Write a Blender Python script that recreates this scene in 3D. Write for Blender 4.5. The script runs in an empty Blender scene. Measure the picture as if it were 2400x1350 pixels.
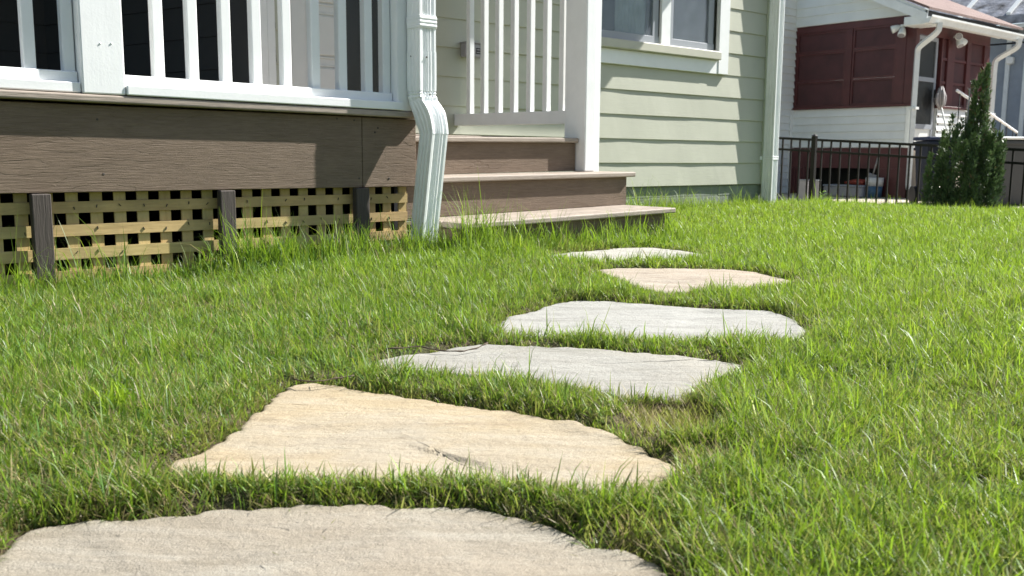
import bpy, bmesh, math, random
import numpy as np
from mathutils import Vector, Matrix, noise as mnoise

random.seed(7)
rng = np.random.default_rng(11)
R = math.radians
sc = bpy.context.scene
col = sc.collection

# ------------------------------------------------------------------ camera
# world: X runs along the house front, Y towards the house, Z up; origin at the lens
F_PX = 2181.4
PIT, ROLL, YAW = R(8.0386), R(.39), R(49.4435)
fw = Vector((math.cos(YAW)*math.cos(PIT), math.sin(YAW)*math.cos(PIT), -math.sin(PIT)))
rt = Vector((math.sin(YAW), -math.cos(YAW), 0.0))
up = rt.cross(fw)
cR, sR = math.cos(ROLL), math.sin(ROLL)
axr = rt*cR + up*sR
axu = up*cR - rt*sR
cd = bpy.data.cameras.new('camera')
cam = bpy.data.objects.new('camera', cd)
col.objects.link(cam)
m = Matrix.Identity(4)
for i in range(3):
    m[i][0] = axr[i]; m[i][1] = axu[i]; m[i][2] = -fw[i]
cam.matrix_world = m
cd.sensor_width = 36.0
cd.lens = F_PX/2400*36
cd.clip_start = .05
cd.clip_end = 500
cd.dof.use_dof = True
cd.dof.focus_distance = 2.5
cd.dof.aperture_fstop = 11
sc.camera = cam

# ------------------------------------------------------------------ light
SUN = Vector((1.014, -.31, 1.0)).normalized()
EL = math.asin(SUN.z)
w = bpy.data.worlds.new('World')
sc.world = w
w.use_nodes = True
nt = w.node_tree
sky = nt.nodes.new('ShaderNodeTexSky')
sky.sky_type = 'NISHITA'
sky.sun_disc = False
sky.sun_elevation = EL
sky.sun_rotation = math.atan2(SUN.x, SUN.y)
sky.air_density = 1.0
sky.dust_density = 1.0
nt.links.new(sky.outputs[0], nt.nodes['Background'].inputs[0])
nt.nodes['Background'].inputs[1].default_value = .066
sl = bpy.data.lights.new('sun', 'SUN')
sl.energy = 5.0
sl.angle = R(.5)
sl.color = (1.0, .972, .925)
so = bpy.data.objects.new('sun', sl)
so.rotation_euler = (-SUN).to_track_quat('-Z', 'Y').to_euler()
so.location = (4, -3, 6)
col.objects.link(so)
sc.view_settings.view_transform = 'Standard'
sc.view_settings.look = 'None'
sc.view_settings.exposure = 1.14
sc.view_settings.gamma = 1
sc.view_settings.use_curve_mapping = False
sc.cycles.max_bounces = 6
sc.cycles.diffuse_bounces = 3
sc.cycles.transparent_max_bounces = 8
sc.cycles.caustics_reflective = False
sc.cycles.caustics_refractive = False

# ------------------------------------------------------------------ helpers
def ray(x, y):
    """direction of a ray through a point of the 2400 wide picture (used to survey the place)"""
    U = (x-1200)/F_PX; V = (y-675)/F_PX
    u = cR*U + sR*V; v = -sR*U + cR*V
    return fw + rt*u - up*v
def onY(x, y, Y):
    r = ray(x, y); return r*(Y/r.y)
def onX(x, y, X):
    r = ray(x, y); return r*(X/r.x)
def onZ(x, y, Z):
    r = ray(x, y); return r*(Z/r.z)
def atD(x, y, D):
    return ray(x, y)*D

def sst(a, b, t):
    t = np.clip((t-a)/(b-a), 0, 1)
    return t*t*(3-2*t)
def ground(x, y):
    """height of the lawn"""
    x = np.asarray(x, float); y = np.asarray(y, float)
    s = .65*x + .76*y
    z = -.43 + (.035*sst(.4, 2.2, x)-.012)*sst(1.0, 3.2, y) + .03*sst(3.4, 4.7, y)*sst(3.5, 5, x)
    z = z - .010*np.clip(x-3, 0, 6)
    z = z - .40*sst(8.0, 13.0, s)
    z = z + .006*np.sin(x*2.3+y*1.1) + .005*np.sin(x*1.1-y*3.1+1.0) + .003*np.sin(5*x+4*y)
    return z
def g(x, y):
    return float(ground(x, y))
def onG(x, y):
    r = ray(x, y)
    t = -.43/r.z
    for _ in range(8):
        p = r*t
        t = g(p.x, p.y)/r.z
    return r*t

def tag(o, label=None, cat=None, group=None, kind=None):
    if label: o['label'] = label
    if cat: o['category'] = cat
    if group: o['group'] = group
    if kind: o['kind'] = kind
    return o
def thing(name, loc, label, cat, group=None):
    o = bpy.data.objects.new(name, None)
    o.location = loc
    o.empty_display_size = .1
    col.objects.link(o)
    return tag(o, label, cat, group)
def wloc(p):
    v = Vector(p.location)
    return v + wloc(p.parent) if p.parent else v
def link(name, me, parent=None, loc=None):
    """mesh given in world coordinates unless loc is given"""
    o = bpy.data.objects.new(name, me)
    col.objects.link(o)
    base = wloc(parent) if parent else Vector((0, 0, 0))
    if parent: o.parent = parent
    o.location = (Vector(loc) if loc is not None else Vector((0, 0, 0))) - base
    return o
def mesh(name, V, Fc, mat, smooth=False):
    me = bpy.data.meshes.new(name)
    me.from_pydata([tuple(v) for v in V], [], Fc)
    if mat: me.materials.append(mat)
    if smooth:
        me.polygons.foreach_set('use_smooth', [True]*len(me.polygons))
    me.update()
    return me
def from_bm(name, bm, mat, smooth=False):
    me = bpy.data.meshes.new(name)
    bmesh.ops.recalc_face_normals(bm, faces=bm.faces)
    bm.to_mesh(me); bm.free()
    if mat: me.materials.append(mat)
    if smooth: me.polygons.foreach_set('use_smooth', [True]*len(me.polygons))
    return me
BOXF = [(0,3,2,1),(4,5,6,7),(0,1,5,4),(1,2,6,5),(2,3,7,6),(3,0,4,7)]
def bxv(x0,x1,y0,y1,z0,z1):
    return [(x0,y0,z0),(x1,y0,z0),(x1,y1,z0),(x0,y1,z0),(x0,y0,z1),(x1,y0,z1),(x1,y1,z1),(x0,y1,z1)]
def add_box(bm, b, bev=0, seg=1, M=None):
    vs = [bm.verts.new(M @ Vector(v) if M else v) for v in bxv(*b)]
    fs = [bm.faces.new([vs[i] for i in f]) for f in BOXF]
    if bev:
        es = list({e for f in fs for e in f.edges})
        bmesh.ops.bevel(bm, geom=es, offset=bev, segments=seg, affect='EDGES', profile=.5)
def box(name, mat, parent, b, bev=0, seg=1, loc=None):
    bm = bmesh.new(); add_box(bm, b, bev, seg)
    return link(name, from_bm(name, bm, mat), parent, loc)
def boxes(name, mat, parent, bs, bev=0, loc=None):
    bm = bmesh.new()
    for b in bs: add_box(bm, b, bev)
    return link(name, from_bm(name, bm, mat), parent, loc)
def hexa(name, mat, parent, P, bev=0, seg=1):
    """eight corners in box order"""
    bm = bmesh.new()
    vs = [bm.verts.new(v) for v in P]
    fs = [bm.faces.new([vs[i] for i in f]) for f in BOXF]
    if bev:
        bmesh.ops.bevel(bm, geom=list(bm.edges), offset=bev, segments=seg, affect='EDGES', profile=.5)
    return link(name, from_bm(name, bm, mat), parent)
def tube_bm(bm, pts, rad, n=8, cap=True):
    pts = [Vector(p) for p in pts]
    rings = []
    prev = None
    for i, p in enumerate(pts):
        d = (pts[min(i+1, len(pts)-1)] - pts[max(i-1, 0)]).normalized()
        a = Vector((0, 0, 1)) if abs(d.z) < .9 else Vector((1, 0, 0))
        if prev is not None: a = prev
        u = (a - d*a.dot(d)).normalized(); v = d.cross(u); prev = u
        r = rad[i] if hasattr(rad, '__len__') else rad
        rings.append([bm.verts.new(p + (u*math.cos(t)+v*math.sin(t))*r) for t in [2*math.pi*k/n for k in range(n)]])
    for a, b in zip(rings, rings[1:]):
        for k in range(n):
            bm.faces.new((a[k], a[(k+1) % n], b[(k+1) % n], b[k]))
    if cap:
        bm.faces.new(rings[0][::-1]); bm.faces.new(rings[-1])
def tube(name, mat, parent, pts, rad, n=8, smooth=True):
    bm = bmesh.new(); tube_bm(bm, pts, rad, n)
    return link(name, from_bm(name, bm, mat, smooth), parent)

# ------------------------------------------------------------------ materials
class N:
    def __init__(s, name):
        s.m = bpy.data.materials.new(name); s.m.use_nodes = True
        s.t = s.m.node_tree; s.b = s.t.nodes['Principled BSDF']; s.out = s.t.nodes['Material Output']
    def n(s, typ, **kw):
        x = s.t.nodes.new('ShaderNode'+typ)
        for k, v in kw.items(): setattr(x, k, v)
        return x
    def l(s, a, b): s.t.links.new(a, b)
    def coord(s, scale=(1,1,1), rot=(0,0,0), kind='Object'):
        c = s.n('TexCoord'); mp = s.n('Mapping')
        mp.inputs['Scale'].default_value = scale; mp.inputs['Rotation'].default_value = rot
        s.l(c.outputs[kind], mp.inputs[0]); return mp.outputs[0]
    def noise(s, v, scale, detail=4, rough=.55, dist=0):
        x = s.n('TexNoise'); x.inputs['Scale'].default_value = scale; x.inputs['Detail'].default_value = detail
        x.inputs['Roughness'].default_value = rough; x.inputs['Distortion'].default_value = dist
        s.l(v, x.inputs['Vector']); return x.outputs['Fac']
    def ramp(s, fac, stops):
        x = s.n('ValToRGB'); r = x.color_ramp
        while len(r.elements) < len(stops): r.elements.new(.5)
        for e, (p, c) in zip(r.elements, stops):
            e.position = p; e.color = (*c, 1) if len(c) == 3 else c
        s.l(fac, x.inputs[0]); return x.outputs[0]
    def mix(s, f, a, b, blend='MIX'):
        x = s.n('Mix', data_type='RGBA', blend_type=blend)
        for sock, val in ((x.inputs[0], f), (x.inputs[6], a), (x.inputs[7], b)):
            if isinstance(val, (int, float)): sock.default_value = val
            elif isinstance(val, tuple): sock.default_value = (*val, 1)
            else: s.l(val, sock)
        return x.outputs[2]
    def math(s, op, a, b=0.0):
        x = s.n('Math', operation=op)
        for sock, val in ((x.inputs[0], a), (x.inputs[1], b)):
            if isinstance(val, (int, float)): sock.default_value = val
            else: s.l(val, sock)
        return x.outputs[0]
    def bump(s, h, dist, strength=1.0, prev=None):
        x = s.n('Bump'); x.inputs['Distance'].default_value = dist; x.inputs['Strength'].default_value = strength
        s.l(h, x.inputs['Height'])
        if prev is not None: s.l(prev, x.inputs['Normal'])
        s.l(x.outputs[0], s.b.inputs['Normal']); return x.outputs[0]
    def setc(s, c):
        if isinstance(c, tuple): s.b.inputs['Base Color'].default_value = (*c, 1)
        else: s.l(c, s.b.inputs['Base Color'])
    def rough(s, v):
        if isinstance(v, (int, float)): s.b.inputs['Roughness'].default_value = v
        else: s.l(v, s.b.inputs['Roughness'])

def plain(name, c, rough=.5, var=.08, scale=6, bump=0.0, bscale=60, metal=0, spec=None, dirt=None):
    k = N(name); v = k.coord()
    f = k.noise(v, scale, 5, .6)
    a = tuple(x*(1-var*1.3) for x in c); b = tuple(min(1, x*(1+var)) for x in c)
    cc = k.ramp(f, [(.3, a), (.7, b)])
    if dirt:
        f2 = k.noise(v, scale*3.1, 6, .7)
        cc = k.mix(k.ramp(f2, [(.52, (0,0,0)), (.75, (dirt[1],)*3)]), cc, dirt[0])
    k.setc(cc); k.rough(rough); k.b.inputs['Metallic'].default_value = metal
    if spec is not None: k.b.inputs['Specular IOR Level'].default_value = spec
    if bump: k.bump(k.noise(v, bscale, 4, .6), bump)
    return k.m

def white_paint(name='white_paint', c=(.84,.85,.84), vert=True):
    k = N(name)
    v = k.coord((1,1,.12) if vert else (.12,1,1))
    w_ = k.coord()
    f = k.noise(v, 55, 5, .6)
    f2 = k.noise(w_, 9, 6, .65)
    f3 = k.noise(w_, 140, 3, .6)
    cc = k.ramp(f2, [(.3, tuple(x*.94 for x in c)), (.6, c)])
    cc = k.mix(k.ramp(f3, [(.72, (0,0,0)), (.84, (.25,)*3)]), cc, (.58,.56,.50))
    k.setc(cc); k.rough(.42)
    b1 = k.bump(f, .0005, .7)
    k.bump(f3, .0004, .8, b1)
    return k.m

def deck_wood(name, c1, c2, depth=.0014, cath=1.0):
    """embossed composite board, grain along X"""
    k = N(name)
    v = k.coord((1.3, 1, 9))
    warp = k.noise(k.coord((1.1, 1, 4)), 2.2, 3, .55)
    wv = k.n('TexWave', wave_type='BANDS', bands_direction='Z', wave_profile='SAW')
    wv.inputs['Scale'].default_value = .95
    wv.inputs['Distortion'].default_value = 0
    add = k.n('VectorMath', operation='ADD'); cx_ = k.n('CombineXYZ')
    k.l(k.math('MULTIPLY', warp, 2.6*cath), cx_.inputs[2])
    k.l(v, add.inputs[0]); k.l(cx_.outputs[0], add.inputs[1]); k.l(add.outputs[0], wv.inputs['Vector'])
    mask = k.noise(k.coord((1.5, 1, 12)), 2.0, 4, .6)
    groove = k.ramp(wv.outputs['Fac'], [(.0, (0,0,0)), (.10, (1,)*3), (1.0, (.8,)*3)])
    mk = k.ramp(mask, [(.40, (0,0,0)), (.62, (1,)*3)])
    fine = k.noise(k.coord((9, 9, 190)), 1.5, 5, .68, .5)
    blot = k.noise(k.coord((1,1,3)), 2.4, 5, .6)
    gm = k.mix(mk, (1.0, 1.0, 1.0), groove)
    h = k.math('ADD', k.math('MULTIPLY', gm, .8), k.math('MULTIPLY', fine, 1.5))
    cc = k.mix(blot, c1, c2)
    cc = k.mix(k.ramp(fine, [(.38, (.55,)*3), (.60, (0,0,0))]), cc, tuple(x*.6 for x in c1))
    wr = k.noise(k.coord((1, 1, 2)), 5.5, 6, .7)
    cc = k.mix(k.ramp(wr, [(.50, (0,0,0)), (.72, (.35,)*3)]), cc, tuple(x*1.28 for x in c2))
    cc = k.mix(k.ramp(wr, [(.28, (.4,)*3), (.42, (0,0,0))]), cc, tuple(x*.78 for x in c1))
    k.setc(cc); k.rough(.62)
    k.b.inputs['Specular IOR Level'].default_value = .3
    k.bump(h, depth, 1.0)
    return k.m

def siding_mat(name, c, scale=1.0, gloss=.55, st_=(.5, 1, 9)):
    k = N(name)
    v = k.coord(st_)
    f = k.noise(v, 14, 5, .62, .3)
    f2 = k.noise(k.coord(), 2.6, 4, .6)
    f3 = k.noise(k.coord(), 60, 3, .6)
    cc = k.ramp(f2, [(.3, tuple(x*.93 for x in c)), (.7, tuple(x*1.04 for x in c))])
    cc = k.mix(k.ramp(f3, [(.6, (0,0,0)), (.8, (.25,)*3)]), cc, tuple(x*.8 for x in c))
    k.setc(cc); k.rough(gloss)
    k.bump(f, .0007*scale)
    return k.m

def lath_mat():
    k = N('lath_pine')
    oi = k.n('ObjectInfo')
    v = k.coord((3, 30, 30))
    # grain direction differs between rails and uprights: both stretched noises are blended by object random
    f = k.noise(v, 2.2, 5, .6, .6)
    v2 = k.coord((30, 30, 3))
    f2 = k.noise(v2, 2.2, 5, .6, .6)
    at = k.n('Attribute', attribute_name='upright', attribute_type='OBJECT')
    fm = k.n('Mix', data_type='FLOAT')
    k.l(at.outputs['Fac'], fm.inputs[0]); k.l(f, fm.inputs[2]); k.l(f2, fm.inputs[3])
    g1 = k.ramp(fm.outputs[0], [(.30, (.29,.17,.045)), (.48, (.51,.355,.12)), (.7, (.60,.45,.20))])
    tint = k.ramp(oi.outputs['Random'], [(0, (.52,.34,.17)), (.35, (.54,.41,.19)), (.7, (.48,.39,.17)), (1, (.57,.46,.24))])
    bl = k.noise(k.coord(), 7, 5, .65)
    gm = k.mix(.55, g1, tint)
    gm = k.mix(k.ramp(bl, [(.42, (.55,)*3), (.62, (0,0,0))]), gm, (.30,.225,.10))
    k.setc(gm); k.rough(.72)
    k.bump(fm.outputs[0], .0012)
    return k.m

def stone_mat(name, base, light, dark, warm, seed=0.0, warm_amt=.5, grain=420, stk=.6, grad=None):
    k = N(name)
    c = k.n('TexCoord'); mp = k.n('Mapping')
    mp.inputs['Location'].default_value = (seed, seed*.7, 0)
    k.l(c.outputs['Object'], mp.inputs[0]); v = mp.outputs[0]
    mr = k.n('Mapping'); mr.inputs['Rotation'].default_value = (0,0,R(40)); k.l(v, mr.inputs[0])
    mp2 = k.n('Mapping'); mp2.inputs['Scale'].default_value = (1.6, 7, 1); k.l(mr.outputs[0], mp2.inputs[0]); vs = mp2.outputs[0]
    mp3 = k.n('Mapping'); mp3.inputs['Scale'].default_value = (7, 22, 1); k.l(mr.outputs[0], mp3.inputs[0])
    streak = k.noise(mp3.outputs[0], 1.9, 6, .72, .5)
    big = k.noise(v, 2.6, 5, .6, .6)
    band = k.noise(vs, 2.4, 6, .65, .8)
    spot = k.noise(v, 38, 5, .7)
    fine = k.noise(v, grain, 3, .75)
    cc = k.ramp(band, [(.28, dark), (.45, base), (.66, light)])
    cc = k.mix(k.ramp(big, [(.42, (0,0,0)), (.62, (warm_amt,)*3)]), cc, warm)
    cc = k.mix(k.ramp(spot, [(.60, (0,0,0)), (.74, (.55,)*3)]), cc, tuple(min(.85, x*1.18) for x in light))
    cc = k.mix(k.ramp(spot, [(.25, (.5,)*3), (.40, (0,0,0))]), cc, tuple(x*.75 for x in dark))
    cc = k.mix(k.ramp(fine, [(.34, (.75,)*3), (.49, (0,0,0))]), cc, tuple(x*.7 for x in dark))
    cc = k.mix(k.ramp(fine, [(.53, (0,0,0)), (.70, (.6,)*3)]), cc, tuple(min(.80, x*1.2) for x in light))
    cc = k.mix(k.ramp(streak, [(.30, (.9*stk,)*3), (.40, (0,0,0))]), cc, tuple(x*.62 for x in dark))
    cc = k.mix(k.ramp(streak, [(.60, (0,0,0)), (.72, (.7*stk,)*3)]), cc, warm)
    if grad:
        sp_ = k.n('SeparateXYZ'); k.l(mr.outputs[0], sp_.inputs[0])
        gg = k.math('ADD', sp_.outputs[0], k.math('MULTIPLY', big, .5))
        cc = k.mix(k.ramp(gg, [(grad[0], (0,0,0)), (grad[1], (grad[3],)*3)]), cc, grad[2])
    k.setc(cc); k.rough(.9); k.b.inputs['Specular IOR Level'].default_value = .25
    b1 = k.bump(fine, .0016, 1.0)
    b2 = k.bump(streak, .0055*stk+.0004, 1.0, k.bump(k.noise(vs, 5, 5, .6, .3), .006, .8, b1))
    b3 = k.bump(k.noise(v, 60, 4, .7), .0030, 1.0, b2)
    pit = k.ramp(k.noise(vs, 6, 3, .6, .5), [(.27, (0,0,0)), (.31, (1,)*3)])
    k.bump(pit, .004, .7, b3)
    return k.m

def grass_mat(name='grass_blades', tcol=(.45,.68,.04), tf=.5, tamt=.38):
    k = N(name)
    at = k.n('Attribute', attribute_name='tint', attribute_type='GEOMETRY')
    base = at.outputs['Color']
    k.setc(base); k.rough(.45); k.b.inputs['Specular IOR Level'].default_value = .36
    tr = k.n('BsdfTranslucent')
    tc = k.mix(tf, base, tcol)
    k.l(tc, tr.inputs['Color'])
    mx = k.n('MixShader'); mx.inputs[0].default_value = tamt
    k.l(k.b.outputs[0], mx.inputs[1]); k.l(tr.outputs[0], mx.inputs[2])
    k.l(mx.outputs[0], k.out.inputs['Surface'])
    return k.m

def leaf_mat(name, c1, c2, trans=.3):
    k = N(name)
    v = k.coord()
    cc = k.ramp(k.noise(v, 9, 4, .6), [(.3, c1), (.7, c2)])
    k.setc(cc); k.rough(.6)
    tr = k.n('BsdfTranslucent'); k.l(cc, tr.inputs['Color'])
    mx = k.n('MixShader'); mx.inputs[0].default_value = trans
    k.l(k.b.outputs[0], mx.inputs[1]); k.l(tr.outputs[0], mx.inputs[2])
    k.l(mx.outputs[0], k.out.inputs['Surface'])
    return k.m

def soil_mat():
    k = N('soil_thatch')
    v = k.coord()
    f = k.noise(v, 45, 6, .75, .5); f2 = k.noise(v, 3, 4, .6); f3 = k.noise(v, 190, 3, .7)
    cc = k.ramp(f, [(.3, (.025,.016,.009)), (.5, (.085,.058,.032)), (.72, (.20,.145,.085))])
    cc = k.mix(k.ramp(f2, [(.40, (0,0,0)), (.6, (.6,)*3)]), cc, (.055,.085,.018))
    k.setc(cc); k.rough(.95)
    b = k.bump(f, .012); k.bump(f3, .004, 1, b)
    return k.m

def shingle_mat(name, a, b, c, sx=3.2, sy=7.5):
    k = N(name)
    br = k.n('TexBrick'); v = k.coord()
    br.inputs['Scale'].default_value = 1.0
    br.inputs['Brick Width'].default_value = .3; br.inputs['Row Height'].default_value = .14
    br.inputs['Mortar Size'].default_value = .006
    br.inputs['Color1'].default_value = (*a, 1); br.inputs['Color2'].default_value = (*b, 1); br.inputs['Mortar'].default_value = (*c, 1)
    k.l(v, br.inputs['Vector'])
    cc = k.mix(k.ramp(k.noise(v, 26, 5, .7), [(.4, (.5,)*3), (.62, (0,0,0))]), br.outputs['Color'], tuple(x*.6 for x in a))
    k.setc(cc); k.rough(.9); k.bump(k.noise(v, 60, 4, .7), .006)
    return k.m

def glass_mat(name, tint=(.8,.85,.86), rough=.02, amt=.5):
    """clear pane: mirror reflection by Fresnel over transparency"""
    k = N(name)
    gl = k.n('BsdfGlossy'); gl.inputs['Roughness'].default_value = rough
    tr = k.n('BsdfTransparent'); tr.inputs['Color'].default_value = (*tint, 1)
    fr = k.n('LayerWeight'); fr.inputs['Blend'].default_value = .5      # same from both sides of the pane
    f = k.math('ADD', k.math('MULTIPLY', k.math('POWER', fr.outputs['Facing'], 3.0), amt), .06)
    mx = k.n('MixShader'); k.l(f, mx.inputs[0]); k.l(tr.outputs[0], mx.inputs[1]); k.l(gl.outputs[0], mx.inputs[2])
    k.l(mx.outputs[0], k.out.inputs['Surface'])
    return k.m

def screen_mat(name, c=(.10,.105,.11), cover=.45):
    k = N(name)
    v = k.coord()
    wv = k.n('TexNoise'); wv.inputs['Scale'].default_value = 7; k.l(v, wv.inputs['Vector'])
    tr = k.n('BsdfTransparent')
    df = k.n('BsdfDiffuse'); df.inputs['Color'].default_value = (*c, 1)
    f = k.ramp(wv.outputs['Fac'], [(.3, (cover-.06,)*3), (.7, (cover+.06,)*3)])
    mx = k.n('MixShader'); k.l(f, mx.inputs[0]); k.l(tr.outputs[0], mx.inputs[1]); k.l(df.outputs[0], mx.inputs[2])
    k.l(mx.outputs[0], k.out.inputs['Surface'])
    return k.m

M_WHITE = white_paint('white_paint_upright')
M_WHITEH = white_paint('white_paint_level', vert=False)
M_ALU = plain('white_aluminium', (.85,.87,.86), .36, .05, 3, .0006, 30, dirt=((.5,.5,.42), .18))
M_ALU2 = plain('weathered_aluminium', (.74,.76,.74), .45, .1, 3, dirt=((.38,.36,.28), .35))
M_BOARD = deck_wood('brown_composite', (.158,.113,.077), (.202,.150,.107))
M_TREAD = deck_wood('tan_composite', (.33,.275,.225), (.40,.34,.285), depth=.0006, cath=.4)
M_BATTEN = siding_mat('dark_stained_batten', (.060,.048,.040), 4.0, .75, (9, 9, .6))
M_LATH = lath_mat()
M_GREEN = siding_mat('sage_siding', (.450,.455,.368))
M_GREENT = plain('sage_trim', (.42,.45,.34), .5, .05)
M_FOUND = plain('painted_block', (.20,.23,.185), .8, .12, 7, .003, 40)
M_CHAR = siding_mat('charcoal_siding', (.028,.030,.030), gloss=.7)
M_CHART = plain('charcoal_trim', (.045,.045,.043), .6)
M_DARK = plain('dark_void', (.012,.012,.012), .9)  # near-black: the shade inside closed cavities put into the colour
M_DOORW = plain('white_door_paint', (.66,.66,.64), .4, .03)
M_GLASSD = plain('dark_door_glass', (.02,.022,.022), .25, .1)
M_GLASS = glass_mat('window_glass', amt=.5)
M_SCREEN = screen_mat('insect_screen', (.34,.38,.44), .17)
M_SASH = plain("grey_sash", (.30,.32,.35), .45, .04)
M_CURT = plain('pale_curtain', (.85,.87,.82), .8, .1, 4)
M_ROOM = plain('dim_room', (.16,.18,.22), .9)
M_CREAM = plain('cream_sill', (.50,.49,.40), .5, .05)
M_GREY = plain('grey_plastic', (.30,.29,.30), .5, .06)
M_SOIL = soil_mat()
M_GRASS = grass_mat()
M_NWHITE = siding_mat('neighbour_white_siding', (.76,.79,.77), gloss=.5)
M_NWHITET = plain('neighbour_white_trim', (.78,.80,.77), .5, .06, 4, dirt=((.45,.43,.33), .2))
M_MAROON = plain('maroon_paint', (.085,.020,.020), .5, .16, 5, .002, 20)
M_MAROONP = plain('maroon_panel', (.070,.021,.023), .62, .22, 3, .002, 12)
M_ROOF = shingle_mat('red_shingle', (.21,.135,.115), (.26,.18,.155), (.12,.08,.07))
M_FENCE = plain('bronze_metal', (.016,.015,.013), .65, .1, spec=.2)
M_BLUE = plain('blue_bin_plastic', (.007,.011,.026), .6, .12)
M_BLUEL = plain('blue_lid_plastic', (.02,.03,.08), .4, .1)
M_CONC = plain('driveway_concrete', (.50,.43,.35), .9, .12, 3, .004, 30)
M_BLUEH = plain('blue_grey_stucco', (.30,.335,.375), .85, .10, 2.5, .006, 30)
M_BARK = plain('grey_bark', (.30,.28,.26), .85, .3, 14, .004, 40)
M_ROOFG = shingle_mat('mottled_grey_shingle', (.30,.31,.33), (.42,.44,.47), (.14,.14,.15))
M_MOTTLE = plain('mottled_roof', (.26,.27,.30), .7, .75, 2.6, .02, 9, dirt=((.13,.105,.09), .8))
M_BLACK = plain('black_rubber', (.012,.012,.012), .6)
M_TWIG = plain('twig_bark', (.09,.065,.04), .8, .3, 60)
M_MOP = plain('mop_yarn', (.33,.31,.30), .95, .2, 40, .004, 90)
M_ORANGE = plain('orange_plastic', (.22,.03,.012), .5)
M_BUCK = plain('white_bucket', (.55,.56,.54), .5)
M_LBL = plain('blue_label', (.04,.10,.17), .5)
M_BIN = plain('charcoal_bin', (.04,.043,.042), .5, .1)

# ================================================================== stepping stones
def outline(px, n=220, rough=.010, seed=0):
    P = [onG(*p) for p in px]
    P = [Vector((p.x, p.y)) for p in P]
    L = [0]
    for a, b in zip(P, P[1:]+P[:1]): L.append(L[-1]+(b-a).length)
    out = []
    for i in range(n):
        s = L[-1]*i/n
        k = max(j for j in range(len(P)) if L[j] <= s)
        t = (s-L[k])/max(1e-6, L[k+1]-L[k])
        a, b = P[k], P[(k+1) % len(P)]
        out.append(a.lerp(b, t))
    res = []
    for i, p in enumerate(out):
        q = (out[i-1]+p*2+out[(i+1) % n])/4
        d = (out[(i+1) % n]-out[i-1]); nn = Vector((d.y, -d.x)).normalized()
        s = i*.24+seed*9
        r = rough*(mnoise.noise((s, seed, 0))*1.1 + .7*mnoise.noise((s*2.9, seed, 5)) + .35*mnoise.noise((s*8, 3, seed)))
        res.append(q+nn*r)
    return res

STONES = []
def v2(px, py):
    q = onG(px, py); return Vector((q.x, q.y))
def stone(px, mat, label, seed, lift=.004, thick=.035, relief=.004, clf=()):
    O = outline(px, seed=seed)
    n = len(O)
    c = sum(O, Vector((0, 0)))/n
    zc = g(c.x, c.y)
    # keep the slab level along the local slope
    gx = (g(c.x+.15, c.y)-g(c.x-.15, c.y))/.3; gy = (g(c.x, c.y+.15)-g(c.x, c.y-.15))/.3
    rings = 44
    V = []; Fc = []
    V.append((c.x, c.y, zc+lift))
    def top(p):
        h = zc + gx*(p.x-c.x) + gy*(p.y-c.y) + lift
        q = Vector((p.x*.76-p.y*.65, p.x*.65+p.y*.76))
        h += relief*(mnoise.noise((p.x*3+seed, p.y*3, seed))*1.0 + .5*mnoise.noise((q.x*5, q.y*16+seed, 2)) + .22*mnoise.noise((p.x*22, p.y*22, seed)))
        # cleft layers: small steps where thin laminae have broken away
        s = mnoise.noise((q.x*2.1+seed, q.y*4.0, 7.3+seed))
        h += relief*.75*(math.tanh((s-.12)*26)*.5)
        for (a0, b0, side_, dz) in clf:
            e = (b0-a0); tt = max(0, min(1, (p-a0).dot(e)/e.length_squared)); dd0 = (p-a0-e*tt)
            dist = dd0.length*(1 if (e.x*dd0.y-e.y*dd0.x)*side_ > 0 else -1)+.004*mnoise.noise((p.x*40, p.y*40, 1))
            if abs(dist) < .09: h -= dz*(.5-.5*math.tanh(dist*420))*max(0, 1-max(0, -dist)/.08)
        return h
    for r in range(1, rings+1):
        t = (r/rings)**.85
        for p in O:
            q = c.lerp(p, t)
            z = top(q)
            if r == rings: z -= .006
            elif r == rings-1: z -= .0015
            V.append((q.x, q.y, z))
    for k, (dz, out_) in enumerate(((-.014, 1.0), (-thick, .99), (-thick-.02, .96))):
        for i, p in enumerate(O):
            j = 1+.012*mnoise.noise((i*.9, seed, k*3.3)) if k < 2 else 1
            q = c.lerp(p, out_*j)
            V.append((q.x, q.y, top(c.lerp(p, .99))+dz))
    for i in range(n): Fc.append((0, 1+i, 1+(i+1) % n))
    for r in range(rings+2):
        a = 1+r*n; b = a+n
        for i in range(n):
            Fc.append((a+i, b+i, b+(i+1) % n, a+(i+1) % n))
    me = mesh('stepping_stone', [(v[0]-c.x, v[1]-c.y, v[2]-zc) for v in V], Fc, mat, True)
    o = link('stepping_stone', me, None, (c.x, c.y, zc))
    tag(o, label, 'stepping stone', 'flagstones set in a curving path across the lawn')
    bm = bmesh.new(); bm.from_mesh(me); bmesh.ops.recalc_face_normals(bm, faces=bm.faces); bm.to_mesh(me); bm.free()
    me.polygons.foreach_set('use_smooth', [True]*len(me.polygons))
    STONES.append(np.array([(p.x, p.y) for p in O]))
    return o

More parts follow.
